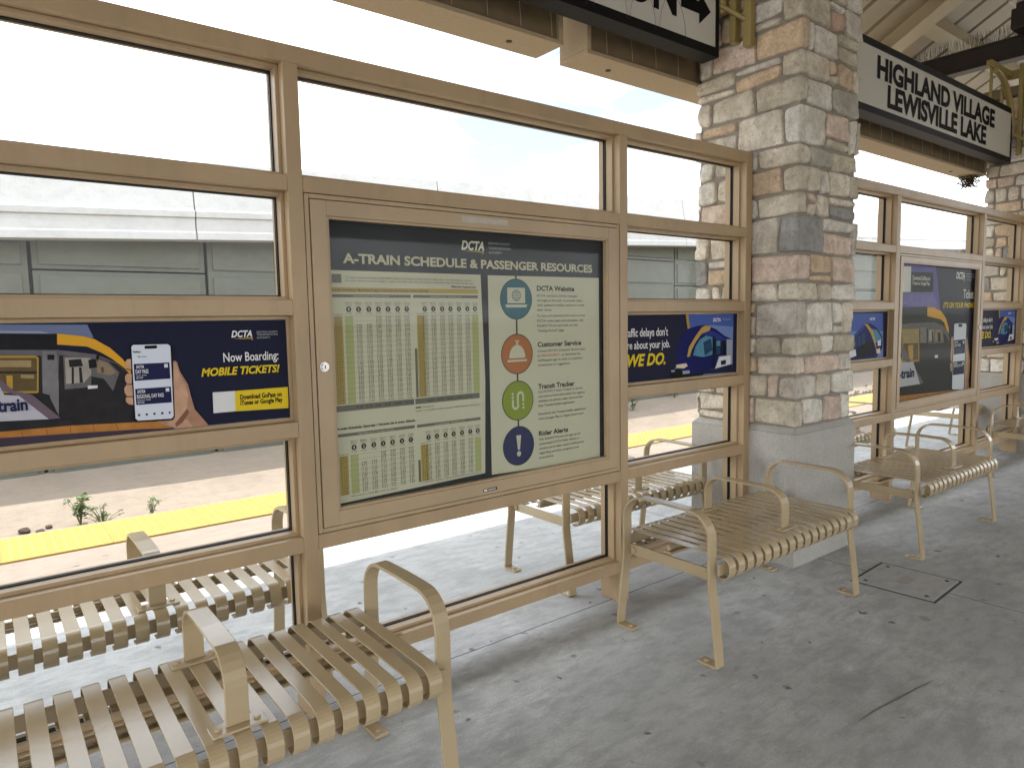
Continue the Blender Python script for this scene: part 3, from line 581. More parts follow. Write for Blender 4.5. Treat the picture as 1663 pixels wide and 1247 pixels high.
def column(X0, label, seed, courses, ztop=3.62):
    """square rubble stone column on a plain cast base; X0 is the left side of the shaft"""
    rr = random.Random(seed)
    fx, sy = .63, .66; x0, y0 = X0, -.27; x1, y1 = x0+fx, y0+sy
    loc = ((x0+x1)/2, (y0+y1)/2, 0); LV = -Vector(loc)
    t = thing('stone_column', loc, label, 'column', 'stone columns along the platform')
    b = MB(); e = .032; zb = .775
    b.box(x0-e, x1+e, y0-e, y1+e, -.01, zb)
    e2 = .004
    q = [(x0-e,y0-e),(x1+e,y0-e),(x1+e,y1+e),(x0-e,y1+e)]; r = [(x0-e2,y0-e2),(x1+e2,y0-e2),(x1+e2,y1+e2),(x0-e2,y1+e2)]
    b.add([(x,y,zb+.001) for x,y in q]+[(x,y,zb+.033) for x,y in r], [(i,(i+1)%4,(i+1)%4+4,i+4) for i in range(4)]+[(4,5,6,7)])
    b.build('base', M['base'], t, bevel=.006).location = LV
    co_ = MB(); co_.box(x0+.002, x1-.002, y0+.002, y1-.002, zb, ztop); co_.build('mortar', M['mortar'], t).location = LV
    per = 2*(fx+sy); corners = [0, fx, fx+sy, 2*fx+sy, per, -sy]
    def mapf(s, off, z, corner):
        sm = s % per if corner is None else corner % per
        if corner is not None:
            c = {0:(x0,y0,-1,-1), round(fx,4):(x1,y0,1,-1), round(fx+sy,4):(x1,y1,1,1), round(2*fx+sy,4):(x0,y1,-1,1)}
            for kx, (cx, cy, nx, ny) in c.items():
                if abs(kx-sm) < 1e-3: return (cx+nx*off, cy+ny*off, z)
        if sm < fx: return (x0+sm, y0-off, z)
        if sm < fx+sy: return (x1+off, y0+sm-fx, z)
        if sm < 2*fx+sy: return (x1-(sm-fx-sy), y1+off, z)
        return (x0-off, y1-(sm-2*fx-sy), z)
    mb = MB(); z = .81; pal = 'CCCWWWOKTTPPPGCOTW'
    ci = 0
    while z < ztop-.05:
        if ci < len(courses): zt, la, lf, cc, ff, lfl = courses[ci]
        else:
            zt = min(ztop, z+rr.choice((.11, .13, .15, .17, .2))); la, lf = ((.26, .08), (.1, .25))[ci % 2]; cc = rr.choice(pal); ff = []; lfl = []
            if ztop-zt < .07: zt = ztop
        stone_piece(mb, mapf, -la, lf, z, zt, corners, SC[cc], rr)
        s = lf; end = per-la
        seq = list(ff)
        tot = sum(q[0] for q in ff)
        target = fx+((.0, .09)[ci % 2]) if ff else None
        for wd, c in seq:
            e3 = s+wd*(target-lf)/tot
            if zt-z > .125 and e3-s > .1 and rr.random() < .45 and not any(s < q < e3 for q in corners):
                if rr.random() < .5:
                    zm = z+(zt-z)*rr.choice((.3, .38, .62, .7)); stone_piece(mb, mapf, s, e3, z, zm, corners, SC[c], rr); stone_piece(mb, mapf, s, e3, zm, zt, corners, SC[rr.choice(pal)], rr)
                else:
                    sm = s+(e3-s)*rr.uniform(.3, .45); zm = z+(zt-z)*rr.uniform(.4, .6)
                    stone_piece(mb, mapf, sm, e3, z, zt, corners, SC[c], rr); stone_piece(mb, mapf, s, sm, z, zm, corners, SC[rr.choice(pal)], rr); stone_piece(mb, mapf, s, sm, zm, zt, corners, SC[rr.choice(pal)], rr)
            else: stone_piece(mb, mapf, s, e3, z, zt, corners, SC[c], rr)
            s = e3
        stop = end-sum(q[0] for q in lfl)
        while s < stop-.03:
            wd = rr.choice((.07, .11, .16, .2, .24, .28)); e3 = s+wd
            for c in corners:
                if abs(e3-c) < .06: e3 = c+(.0 if rr.random() < .4 else .09)
            if e3 > stop-.06: e3 = stop
            c = SC[rr.choice(pal)]
            if zt-z > .16 and e3-s < .17 and rr.random() < .5:
                zm = z+(zt-z)*rr.uniform(.4, .6)
                stone_piece(mb, mapf, s, e3, z, zm, corners, c, rr); stone_piece(mb, mapf, s, e3, zm, zt, corners, SC[rr.choice(pal)], rr)
            else: stone_piece(mb, mapf, s, e3, z, zt, corners, c, rr)
            s = e3
        # left face fillers run backwards from the near corner stone
        s = end
        for wd, c in lfl:
            if zt-z > .14 and wd > .15 and rr.random() < .35:
                zm = z+(zt-z)*rr.choice((.35, .65)); stone_piece(mb, mapf, s-wd, s, z, zm, corners, SC[c], rr); stone_piece(mb, mapf, s-wd, s, zm, zt, corners, SC[rr.choice(pal)], rr)
            else: stone_piece(mb, mapf, s-wd, s, z, zt, corners, SC[c], rr)
            s -= wd
        z = zt; ci += 1
    mb.build('stones', M['stone'], t, col=True).location = LV
    cp = MB(); cp.box(x0-.06, x1+.06, y0-.06, y1+.06, ztop+.001, ztop+.10); cp.box(x0+.2, x1-.2, y0+.22, y1-.22, ztop+.1, 4.075)
    cp.build('cap', M['fascia'], t, bevel=.006).location = LV
    return t
column(3.665, 'nearest stone column, between the two glazed screens, behind the bench', 11, COURSES)
column(8.525, 'far stone column at the right end of the second glazed screen', 23, [])

# ------------------------------------------------------------------ glazed screens
ZR = [(.16,.215), (.633,.688), (1.053,1.108), (1.482,1.536), (1.908,1.962), (2.335,2.395)]
D = .145
def bay(par, LV, x0, x1, z0, z1, kind):
    """one opening: beads all round, then a pane of glass in a black gasket"""
    b = MB(); t = .013
    for (ya, yb) in ((.040, .082), (.098, .128)):
        b.box(x0, x0+t, ya, yb, z0, z1); b.box(x1-t, x1, ya, yb, z0, z1); b.box(x0+t, x1-t, ya, yb, z0, z0+t); b.box(x0+t, x1-t, ya, yb, z1-t, z1)
    b.build('glazing_bead', M['frame'], par, bevel=.0015).location = LV
    if kind == 'glass':
        p = MB(); p.box(x0+.004, x1-.004, .087, .093, z0+.004, z1-.004)
        pane = p.build('glass_pane', M['glass'], par); pane.location = LV
        k = MB(); t = .018
        for ya, yb in ((.0825, .0865), (.0935, .0975)):
            k.box(x0, x0+t, ya, yb, z0, z1); k.box(x1-t, x1, ya, yb, z0, z1); k.box(x0+t, x1-t, ya, yb, z0, z0+t); k.box(x0+t, x1-t, ya, yb, z1-t, z1)
        k.build('gasket', M['gasket'], pane)
def screen(label, posts, case, x_mid):
    loc = (x_mid, D/2, 0); LV = -Vector(loc)
    t = thing('glazed_screen', loc, label, 'screen', 'tan glazed screens along the platform')
    for (a, b) in posts:
        q = MB(); q.box(a, b, 0, D, 0, ZR[-1][0] if (a, b) not in (posts[0], posts[-1]) else 2.3952); q.build('post', M['frame'], t, bevel=.0025).location = LV
    q = MB(); q.box(posts[0][1], posts[-1][0], .0005, D-.0005, ZR[-1][0], ZR[-1][1]); q.build('rail', M['frame'], t, bevel=.0025).location = LV
    for i in range(len(posts)-1):
        x0, x1 = posts[i][1], posts[i+1][0]; mid = (i == case)
        for k, (za, zb) in enumerate(ZR[:-1]):
            if mid and k in (2, 3): continue
            q = MB(); q.box(x0, x1, .001, D-.001, za, zb); q.build('rail', M['frame'], t, bevel=.0025).location = LV
        for k in range(5):
            if mid and k in (1, 2, 3): continue
            bay(t, LV, x0, x1, ZR[k][1], ZR[k+1][0], 'none' if k == 2 else 'glass')
    for a, b in ((posts[-1][1]+.001, posts[-1][1]+.03), (posts[0][0]-.03, posts[0][0]-.001)):
        br = MB(); br.box(a, b, .03, .07, 2.34, 2.375); br.build('wall_bracket', M['frame'], t, bevel=.002).location = LV
    return t
S1 = [(-.18,-.125), (.880,.934), (2.521,2.575), (3.576,3.634)]
S2 = [(4.40,4.455), (5.525,5.585), (7.275,7.332), (8.405,8.462)]
screen('near tan glazed screen holding the train timetable case', S1, 1, 1.727)
screen('far tan glazed screen behind the stone column holding the tall train poster', S2, 1, 6.42)

# ------------------------------------------------------------------ display cases
def display_case(x0, x1, label, hz, wd=.058):
    z0, z1 = .690, 1.906; loc = ((x0+x1)/2, D/2, z0); LV = -Vector(loc)
    t = thing('display_case', loc, label, 'display case', 'glazed poster cases in the screens')
    c = MB(); c.box(x0+.003, x1-.003, .075, D-.003, z0, z1)
    for a, b, e, f in ((x0+.003, x0+.02, z0, z1), (x1-.02, x1-.003, z0, z1), (x0+.02, x1-.02, z0, z0+.016), (x0+.02, x1-.02, z1-.016, z1)): c.box(a, b, .0035, .0745, e, f)
    c.build('casing', M['case'], t, bevel=.002).location = LV
    d = MB(); a, b, e, f = x0+.0235, x1-.0235, z0+.019, z1-.019
    for q in ((a, a+wd, e, f), (b-wd, b, e, f), (a+wd, b-wd, e, e+wd-.004), (a+wd, b-wd, f-wd+.004, f)): d.box(q[0], q[1], -.0015, .03, q[2], q[3])
    lip = .010
    for q in ((a+wd, a+wd+lip, e+wd-.004, f-wd+.004), (b-wd-lip, b-wd, e+wd-.004, f-wd+.004), (a+wd+lip, b-wd-lip, e+wd-.004, e+wd-.004+lip), (a+wd+lip, b-wd-lip, f-wd+.004-lip, f-wd+.004)): d.box(q[0], q[1], .003, .0285, q[2], q[3])
    dr = d.build('door_frame', M['case'], t, bevel=.0015); dr.location = LV
    p = MB(); p.box(a+wd-.01, b-wd+.01, .0305, .0345, e+wd-.014, f-wd+.014); p.build('glass_pane', hz, t).location = LV
    for ka, kb in ((a+wd-.012, a+wd+.001), (b-wd-.002, b-wd+.012)):
        k = MB(); k.box(ka, kb, .0355, .0605, e+wd-.012, f-wd+.012); k.build('gasket', M['gasket'], t).location = LV
    return t
dc = display_case(.934, 2.521, 'near tan display case with a lock and the train timetable inside', M['hazy'])
def lock(dc, x, z):
    q = MB(); q.disc((x, -.0015, z), (0, -1, 0), .0175, .004); q.disc((x, -.0055, z), (0, -1, 0), .0125, .006); q.box(x-.0015, x+.0015, -.0122, -.0117, z-.006, z+.006, 1)
    q.build('lock', [M['chrome'], M['black']], dc).location = -dc.location
lock(dc, .983, 1.297)
dc2 = display_case(5.585, 7.275, 'far tan display case holding the tall train poster', M['caseglass'], .046)
lock(dc2, 7.238, 1.31)
st = MB(); st.rect(1.668, 1.742, .7225, .7345, -.0022, 0); st.rect(1.672, 1.69, .7245, .7325, -.0026, 1); st.rect(1.694, 1.735, .7265, .7305, -.0026, 1)
st.build('maker_plate', [pm('ink'), pm('paper')], dc).location = -dc.location
tp = MB(); tp.rect(1.59, 1.83, 1.853, 1.876, -.0022, 0); tp.build('tape_residue', plain('old_tape', (.52, .47, .40), .6, .3, .25, 60), dc).location = -dc.location

# ------------------------------------------------------------------ timetable poster inside the near case
PY = .0405
po = thing('timetable_poster', (1.735, PY, .74), 'dark and cream A-train timetable poster inside the near display case', 'poster')
PL = -po.location
sh = MB(); sh.box(.995, 2.452, PY, PY+.004, .735, 1.84); sh.build('sheet', pm('header'), po).location = PL
def wav(x, z): return -.0006
Y1 = PY-.0006; Y2 = PY-.0012; Y3 = PY-.0018
q = MB(); q.poly([(1.0, 1.646), (1.0, .776), (1.711, .793), (1.722, 1.2), (1.709, 1.646)], Y1); q.build('timetable_sheet', pm('cream'), po).location = PL
q = MB(); q.poly([(1.7465, 1.645), (1.7465, .779), (2.412, .757), (2.413, 1.649)], Y1); q.build('information_sheet', pm('cream'), po).location = PL
ti = MB(); text(ti, 'A-TRAIN SCHEDULE & PASSENGER RESOURCES', 1.089, 2.368, 1.674, .0335, Y2, 0, 'b'); ti.build('title_lettering', pm('headtxt'), po).location = PL
def logo(par, LV, x0, x1, z, cap, y, c1='logo', c3='pale', c2='gold', small=None):
    q = MB(); text(q, 'DCTA', x0, x1, z, cap, y, 0, 'bi')
    w_ = x1-x0
    q.poly([(x0+.03*w_, z-.10*cap), (x1-.02*w_, z-.10*cap), (x1-.03*w_, z-.5*cap), (x1-.13*w_, z-.25*cap), (x0+.4*w_, z-.2*cap)], y, 1)
    for i, s in enumerate(('DENTON COUNTY', 'TRANSPORTATION', 'AUTHORITY')):
        ww = w_*1.02 if i < 2 else w_*.62
        text(q, s, x1+.2*w_, x1+.2*w_+ww, z+cap*(.78-i*.56), cap*.27, y, 2)
    q.build('logo', [pm(c1), pm(c2), pm(c3)], par).location = LV
logo(po, PL, 1.614, 1.730, 1.748, .035, Y2)
# timetable: bars, stops, columns of times, rules
tb = MB(); tm = [pm(c) for c in ('strawbar', 'tgrey', 'grey', 'gcol', 'rule', 'headtxt', 'cream')]
lt = MB()
rr = random.Random(5)
stops = ['DDTC', 'MedPark', 'Old Town', 'Hebron', 'Highland', 'Lewisville', 'Trinity']
def table(zt, zb, z_bar, z_circ, nrow, straw):
    for (xa, xb, xc, hd) in ((1.029, 1.369, [1.104, 1.144, 1.186, 1.226, 1.267, 1.309, 1.349], 'Northbound / Rumbo Norte'), (1.379, 1.692, [1.431, 1.471, 1.513, 1.553, 1.595, 1.637, 1.676], 'Southbound / Rumbo Sur')):
        tb.rect(xa, xb, z_bar, z_bar+.012, Y2, 2); text(lt, hd, (xa+xb)/2-.075, (xa+xb)/2+.075, z_bar+.003, .006, Y3, 2)
        tb.rect(xa+.014, xa+.05, zb, zt, Y2, 0); gi = 0 if xa < 1.2 else 6
        tb.rect(xc[gi]-.016, xc[gi]+.016, zb, zt, Y2, 3)
        tb.rect(xa+.001, xa+.012, zb, zb+(zt-zb)*.6, Y2, 2)
        text(lt, 'Train #', xa+.012, xa+.05, zt+.004, .005, Y3, 0)
        for i, x in enumerate(xc):
            tb.ell(x, z_circ, .0105, .0105, Y2, 1, 20); text(lt, str(7-i if xa > 1.2 else i+1), x-.0025, x+.0025, z_circ-.0045, .009, Y3, 1, 'b')
            text(lt, stops[i], x-.014, x+.014, z_circ+.021, .0055, Y3, 0); text(lt, 'Station', x-.012, x+.012, z_circ+.0135, .0045, Y3, 0)
            text(lt, 'A %d' % (100+i), x-.012, x+.012, z_circ-.018, .005, Y3, 0)
        dz = (zt-zb)/nrow
        for j in range(nrow+1):
            if j % 2 == 0: tb.rect(xa+.05, xb, zt-j*dz-.0004, zt-j*dz+.0004, Y2-.0002, 4)
        for j in range(nrow):
            z = zt-(j+1)*dz+dz*.22
            text(lt, '%d' % (500+j*2), xa+.02, xa+.043, z, dz*.6, Y3, 0, '', 1)
            hh = 4+(j*18/nrow)
            for i, x in enumerate(xc):
                if i == gi or (j < 3 and i < 3 and xa < 1.2): continue
                mn = int((hh*60+i*11) % 60); h_ = int(hh+i*11/60); h_ = (h_-1) % 12+1
                text(lt, '%d:%02d' % (h_, mn), x-.0115, x+.0115, z, dz*.62, Y3, 0, 'n' if h_ < 8 else '', 1)
tb.rect(1.028, 1.692, 1.566, 1.584, Y2, 0)
text(lt, 'A-train Schedule: Monday-Friday / Horario de A-train: Lunes-Viernes', 1.035, 1.45, 1.571, .008, Y3, 0, 'n')
text(lt, 'Effective September', 1.56, 1.685, 1.590, .007, Y3, 0, 'b')
text(lt, 'To view current schedule (with DART) please download our help with the QR code to the left using the camera', 1.095, 1.66, 1.618, .0065, Y3, 0, '', 1)
text(lt, 'Use your camera to read enough to capture the QR code. Once the camera understands they will automatically open', 1.095, 1.67, 1.606, .0065, Y3, 0, '', 1)
tb.rect(1.042, 1.080, 1.600, 1.632, Y2, 2)
table(1.478, 1.150, 1.547, 1.503, 34, 0)
tb.rect(1.029, 1.37, 1.123, 1.146, Y2, 2); tb.rect(1.375, 1.69, 1.123, 1.146, Y2, 2); text(lt, '9:18   9:30   9:41   9:52   10:05   10:18', 1.12, 1.36, 1.131, .008, Y3, 0); text(lt, '10:22   10:36   10:49   11:02   11:15', 1.43, 1.65, 1.131, .008, Y3, 0)
tb.rect(1.375, 1.402, 1.106, 1.113, Y2, 2); tb.rect(1.375, 1.402, 1.092, 1.099, Y2, 3)
text(lt, 'Friday nights only', 1.408, 1.46, 1.107, .006, Y3, 0); text(lt, 'To view DART schedules to sign up for DART Rider alerts, visit Dart.org', 1.41, 1.688, 1.093, .006, Y3, 0, '', 1)
text(lt, 'A-train Schedule: Saturday / Horario de A-train: S\u00e1bado', 1.037, 1.372, 1.055, .009, Y3, 0, 'b')
table(.955, .806, 1.028, .983, 15, 0)
text(lt, '* Will continue to Trinity Mills if trains are delayed', 1.08, 1.28, .795, .006, Y3, 0, '', 1); text(lt, 'To view DART schedules to sign up for DART Rider alerts, visit Dart.org', 1.39, 1.69, .799, .006, Y3, 0, '', 1)
tb.build('timetable', tm, po).location = PL
lt.build('timetable_lettering', [pm('tgrey'), pm('cream'), pm('headtxt')], po).location = PL
# information column: four round pictograms on a line, headings, paragraphs
ln = MB(); ln.rect(1.8945, 1.9035, .81, 1.647, Y2); ln.build('connecting_line', pm('tgrey'), po).location = PL
CX = 1.899
for cz, colr in ((1.5445, 'teal'), (1.302, 'rust'), (1.094, 'lime'), (.889, 'indigo')):
    q = MB(); q.ell(CX, cz, .0895, .0895, Y2-.0003, 0, 56); q.ell(CX, cz, .0855, .0855, Y2-.0006, 1, 56); c = Y2-.0009; d2 = Y2-.0012; d3 = Y2-.0015
    if colr == 'teal':
        q.poly([(CX-.05, cz-.018), (CX+.05, cz-.018), (CX+.05, cz+.046), (CX+.046, cz+.05), (CX-.046, cz+.05), (CX-.05, cz+.046)], c, 2); q.poly([(CX-.062, cz-.024), (CX+.062, cz-.024), (CX+.056, cz-.036), (CX-.056, cz-.036)], c, 2)
        gz = cz+.016; q.ell(CX, gz, .025, .025, d2, 1, 32); q.ell(CX, gz, .0215, .0215, d3, 2, 32)
        for a in (-.5, 0, .5): q.rect(CX-.022, CX+.022, gz+a*.022-.0011, gz+a*.022+.0011, d3-.0003, 1)
        q.rect(CX-.0011, CX+.0011, gz-.022, gz+.022, d3-.0003, 1)
        for sg in (-1, 1):
            for i in range(8):
                a, b = -1+i/4, -1+(i+1)/4; f = lambda v: CX+sg*.011*math.sqrt(max(0, 1-v*v))
                q.poly([(f(a)-.001, gz+a*.022), (f(a)+.001, gz+a*.022), (f(b)+.001, gz+b*.022), (f(b)-.001, gz+b*.022)], d3-.0003, 1)
    elif colr == 'rust':
        q.poly([(CX-.045, cz-.018)]+[(CX-.045*math.cos(math.pi*i/16), cz-.014+.055*math.sin(math.pi*i/16)) for i in range(17)]+[(CX+.045, cz-.018)], c, 2)
        q.rect(CX-.055, CX+.055, cz-.034, cz-.025, c, 2); q.ell(CX, cz+.047, .006, .005, c, 2, 14); q.rect(CX-.012, CX+.012, cz+.055, cz+.060, c, 2)
    elif colr == 'lime':
        def arc(x, z, r, a0, a1, n=14):
            for i in range(n):
                a, b = a0+(a1-a0)*i/n, a0+(a1-a0)*(i+1)/n; w_ = .0055
                q.poly([(x+(r-w_)*math.cos(a), z+(r-w_)*math.sin(a)), (x+(r+w_)*math.cos(a), z+(r+w_)*math.sin(a)), (x+(r+w_)*math.cos(b), z+(r+w_)*math.sin(b)), (x+(r-w_)*math.cos(b), z+(r-w_)*math.sin(b))], c, 2)
        arc(CX+.014, cz+.020, .0155, 0, math.pi); arc(CX-.014, cz-.020, .0155, -math.pi, 0)
        q.rect(CX+.024, CX+.035, cz-.006, cz+.020, c, 2); q.rect(CX-.007, CX+.004, cz-.020, cz+.020, c, 2); q.rect(CX-.035, CX-.024, cz-.020, cz+.005, c, 2)
        for x, z in ((-.03, .015), (-.03, .031), (.03, -.018), (.03, -.034)): q.ell(CX+x, cz+z, .006, .006, c, 2, 14)
    else:
        q.poly([(CX-.014, cz+.048), (CX+.014, cz+.048), (CX+.006, cz-.018), (CX-.006, cz-.018)], c, 2); q.ell(CX, cz-.036, .012, .012, c, 2, 22)
    q.build('pictogram', [pm('tgrey'), pm(colr), pm('cream')], po).location = PL
it = MB()
for s, x1_, z in (('DCTA Website', 2.249, 1.5835), ('Customer Service', 2.291, 1.3295), ('Transit Tracker', 2.246, 1.137), ('Rider Alerts', 2.2, .920)): _h = MB(); text(_h, s, 2.018, x1_, z, .021, Y2, 0, 'b'); _h.build('heading', pm('tgrey'), po).location = PL
def para(z, dz, rows_):
    it = MB()
    for i, (s, ww) in enumerate(rows_): text(it, s, 2.018, 2.018+ww, z-i*dz, .0098, Y2, 0, 'n')
    it.build('paragraph', pm('tgrey'), po).location = PL
para(1.556, .0213, [('DCTA conducts service changes', .25), ('throughout the year to provide riders', .285), ('with updated mobility options to meet', .295), ('their needs.', .09)])
para(1.465, .0225, [('To view and download the most current', .30), ('DCTA route maps and schedules, visit', .29), ('RideDCTA.net and click on the', .25), ('\u201cGetting Around\u201d page.', .165)])
para(1.305, .0213, [("Contact DCTA's Customer Service team", .30), ('at', .014), ('GORequest app to send us a question,', .285), ('compliment or suggestion.', .20)])
text(it, '940.243.0077,', 2.038, 2.155, 1.2837, .0098, Y2, 1, 'n'); text(it, 'or download the', 2.165, 2.285, 1.2837, .0098, Y2, 0, 'n')
para(1.118, .0213, [("Use DCTA's Transit Tracker to access", .28), ('real-time arrival information for agency', .295), ('vehicles via phone, web, text and the', .28), ('free Transit mobile application.', .23)])
para(1.016, .022, [('Download the Transit mobile application', .30), ('from Google Play or Apple Store now!', .285)])
para(.898, .0213, [('Visit RideDCTA.net and sign up for', .265), ('customized DCTA Rider Alerts to', .255), ('receive up-to-date email notifications', .285), ('regarding services, programs and', .25), ('promotions.', .09)])
it.build('phone_number', [pm('tgrey'), pm('red')], po).location = PL
q = MB()
for i in range(5): q.poly([(1.655+i*.028+.010*math.cos(math.pi*j/8), .752+.009*math.sin(math.pi*j/8)) for j in range(9)]+[(1.655+i*.028-.006, .752), (1.655+i*.028, .7575), (1.655+i*.028+.006, .752)], Y1, 0)
q.build('printed_arcs', pm('headtxt'), po).location = PL

# ------------------------------------------------------------------ advertising panels
def advert(name, x0, x1, z0, z1, y, art, txt, label, cat, group=None, bgc='navy', depth=.006):
    t = thing(name, ((x0+x1)/2, y, z0), label, cat, group); LV = -t.location
    b = MB(); b.box(x0, x1, y, y+depth, z0, z1); b.build('panel', pm(bgc), t).location = LV
    n0 = len(bpy.data.objects)
    art_parts(t, art, txt, y-.0004, clip=(x0, x1, z0, z1))
    for c in t.children:
        if c.name.split('.')[0] in ('illustration', 'lettering'): c.location = LV
    return t
PG = 'advertising panels set in the glazed screens'
advert('advert_panel', -.11, .866, 1.122, 1.468, .0445, ART['left'], TXT['left'], 'dark blue advert for mobile tickets with a hand holding a phone', 'advert', PG)
advert('advert_panel', 2.589, 3.562, 1.122, 1.468, .0445, ART['right'], TXT['right'], 'traffic delays advert with a blue train, right of the timetable case', 'advert', PG)
advert('advert_panel', 4.469, 5.511, 1.122, 1.468, .0445, ART['mid'], TXT['mid'], 'blue train advert pane just right of the near stone column', 'advert', PG)
def remap(L, x0, x1, nx0, nx1):
    f = lambda x: nx0+(x-x0)*(nx1-nx0)/(x1-x0)
    return [(c, [(f(x), z) for x, z in p]) for c, p in L]
A4 = remap(ART['right'], 2.589, 3.562, 7.346, 8.391)
f4 = lambda x: 7.346+(x-2.589)*(8.391-7.346)/(3.562-2.589)
T4 = [(s, c, f4(a), f4(b), z, cp, st_) for s, c, a, b, z, cp, st_ in TXT['right']]
advert('advert_panel', 7.346, 8.391, 1.122, 1.468, .0445, A4, T4, 'far traffic delays advert with a blue train, right of the tall poster', 'advert', PG)
advert('train_poster', 5.648, 7.212, .752, 1.845, .0405, ART['tall'], TXT['tall'], 'tall phone ticket poster with a black train inside the far case', 'poster', None, 'navy', .004)

# ------------------------------------------------------------------ benches
def bench():
    root = bpy.data.objects.new('bench', None); COL.objects.link(root)
    s = MB(); r = .044; a = .250; zc = .458-r
    def slat_path():
        pts = [(a-.012, zc-.046), (a+.004, zc-.050), (a+.020, zc-.047), (a+.034, zc-.037), (a+.0425, zc-.022)]
        for i in range(8):
            th = R(-6+i*96/7); pts.append((a+r*math.cos(th), zc+r*math.sin(th)))
        return pts+[(a*.5, .4585), (0, .4578), (-a*.5, .4585)]+[(-y, z) for y, z in reversed(pts)]
    sp = slat_path()
    for i in range(17):
        x = -.524+i*.0655; s.strip(sp, x-.0215, x+.0215, .0055)
    s.build('seat', M['bench'], root, bevel=.0015)
    for sg in (-1, 1):
        st = MB(); st.box(-.575, .575, sg*(a+.006), sg*(a+.013), .385, .434); st.build('seat_rail', M['bench'], root, bevel=.0015)
    st = MB(); st.box(-.5795, .5795, -.02, .02, .417, .424); st.build('stringer', M['bench'], root, bevel=.001)
    st = MB(); st.tube([(-.575, 0, .4395), (.575, 0, .4395)], .0125, 10); st.build('centre_rod', M['bench'], root)
    for sx in (-1, 1):
        half = [(.279, .004), (.274, .05), (.262, .15), (.250, .24), (.241, .30), (.236, .345), (.235, .40), (.235, .535)]
        rr_ = .105
        half += [(.235-rr_+rr_*math.cos(R(t)), .535+rr_*math.sin(R(t))) for t in (15, 30, 45, 60, 75, 88)]
        path = [(-y, z) for y, z in half]+[(0, .6425)]+[(y, z) for y, z in reversed(half)]
        l = MB(); l.strip(path, sx*.585-.025, sx*.585+.025, .0115); e = l.build('end_frame', M['bench'], root, bevel=.002)
        for sy in (-1, 1):
            f = MB(); f.box(sx*.585-.026, sx*.585+.026, sy*.272, sy*.185, .0, .011); f.disc((sx*.585, sy*.215, .011), (0, 0, 1), .0115, .008, 0, 12); f.build('foot', M['bench'], e, bevel=.002)
        c = MB(); c.box(sx*.566-.0055, sx*.566+.0055, -.2285, .2285, .352, .402)
        for sy in (-1, 1): c.disc((sx*.572, sy*.205, .377), (sx, 0, 0), .014, .009, 0, 12)
        c.build('cross_bar', M['bench'], root, bevel=.002)
    ym = .215; rm = .08
    half = [(ym, .469), (ym, .56)]+[(ym-rm+rm*math.cos(R(t)), .56+rm*math.sin(R(t))) for t in (15, 30, 45, 60, 75, 88)]
    path = [(-y, z) for y, z in half]+[(0, .6425)]+[(y, z) for y, z in reversed(half)]
    l = MB(); l.strip(path, -.028, .028, .0105); e = l.build('middle_armrest', M['bench'], root, bevel=.002)
    for sy in (-1, 1):
        f = MB(); f.box(-.066, .066, sy*ym-.028, sy*ym+.028, .4615, .4685)
        for x in (-.047, .047): f.disc((x, sy*ym, .4685), (0, 0, 1), .009, .006, 0, 10)
        f.build('base_plate', M['bench'], e, bevel=.0015)
    return root
proto = bench()
NB = [(.447, -.4425, 'nearest beige slatted bench in front of the timetable case'), (2.925, -.4425, 'second beige slatted bench, in front of the stone column'),
      (4.90, -.4425, 'third beige slatted bench, right of the stone column'), (7.60, -.4425, 'farthest beige slatted bench on this side, cut off at the right'),
      (.447, .505, 'beige slatted bench seen through the glass behind the nearest bench'), (2.975, .505, 'beige slatted bench behind the glass under the traffic delays advert'),
      (5.80, .60, 'beige slatted bench behind the far screen under the tall poster'), (8.55, .60, 'last beige slatted bench behind the far screen by the far column')]
for i, (x, y, lb) in enumerate(NB):
    o = proto if i == 0 else copy_tree(proto)
    o.location = (x, y, .0005); tag(o, lb, 'bench', 'beige metal slatted benches')

# ------------------------------------------------------------------ canopy
beams = [(-1.6, 2.528, 'tan box beam left of the notch with a brown face, up at the top'), (2.70, 8.50, 'tan box beam with a brown face running behind both station signs')]
for x0, x1, lb in beams:
    ya, yb, z0, z1 = .40, .625, 2.872, 3.40; loc = ((x0+x1)/2, .51, z0); t = thing('box_beam', loc, lb, 'beam', 'box beams under the canopy'); LV = -Vector(loc)
    b = MB(); b.box(x0, x1, ya, yb, z0, z0+.022); b.box(x0, x0+.03, ya+.0005, yb-.0005, z0+.022, z1); b.box(x1-.03, x1, ya+.0005, yb-.0005, z0+.022, z1); b.box(x0+.03, x1-.03, yb-.03, yb-.0005, z0+.022, z1); b.box(x0+.03, x1-.03, ya+.02, yb-.03, z1-.03, z1)
    b.build('soffit', M['soffit'], t, bevel=.003).location = LV
    f = MB(); f.box(x0+.031, x1-.031, ya+.022, ya+.04, z0+.023, z1-.031)
    nn = int((x1-x0)/.205)
    for i in range(nn):           # thin bowed lines in the paler soffit colour
        x = x0+.1+i*.205; pts = [(x+.07*math.sin(k/8*1.5), ya+.0205, z1-.06-(z1-z0-.10)*k/8) for k in range(9)]
        f.tube(pts, .0028, 5, 1)
    f.build('face_board', [M['fascia'], M['soffit']], t).location = LV
    for x in ((2.26, .8) if x0 < 0 else (2.98, 5.2, 7.9)):
        q = MB(); q.disc((x, .52, z0-.004), (0, 0, 1), .016, .006); q.build('soffit_disc', M['rock'], t).location = LV  # dark disc in place of a small round recess in the soffit

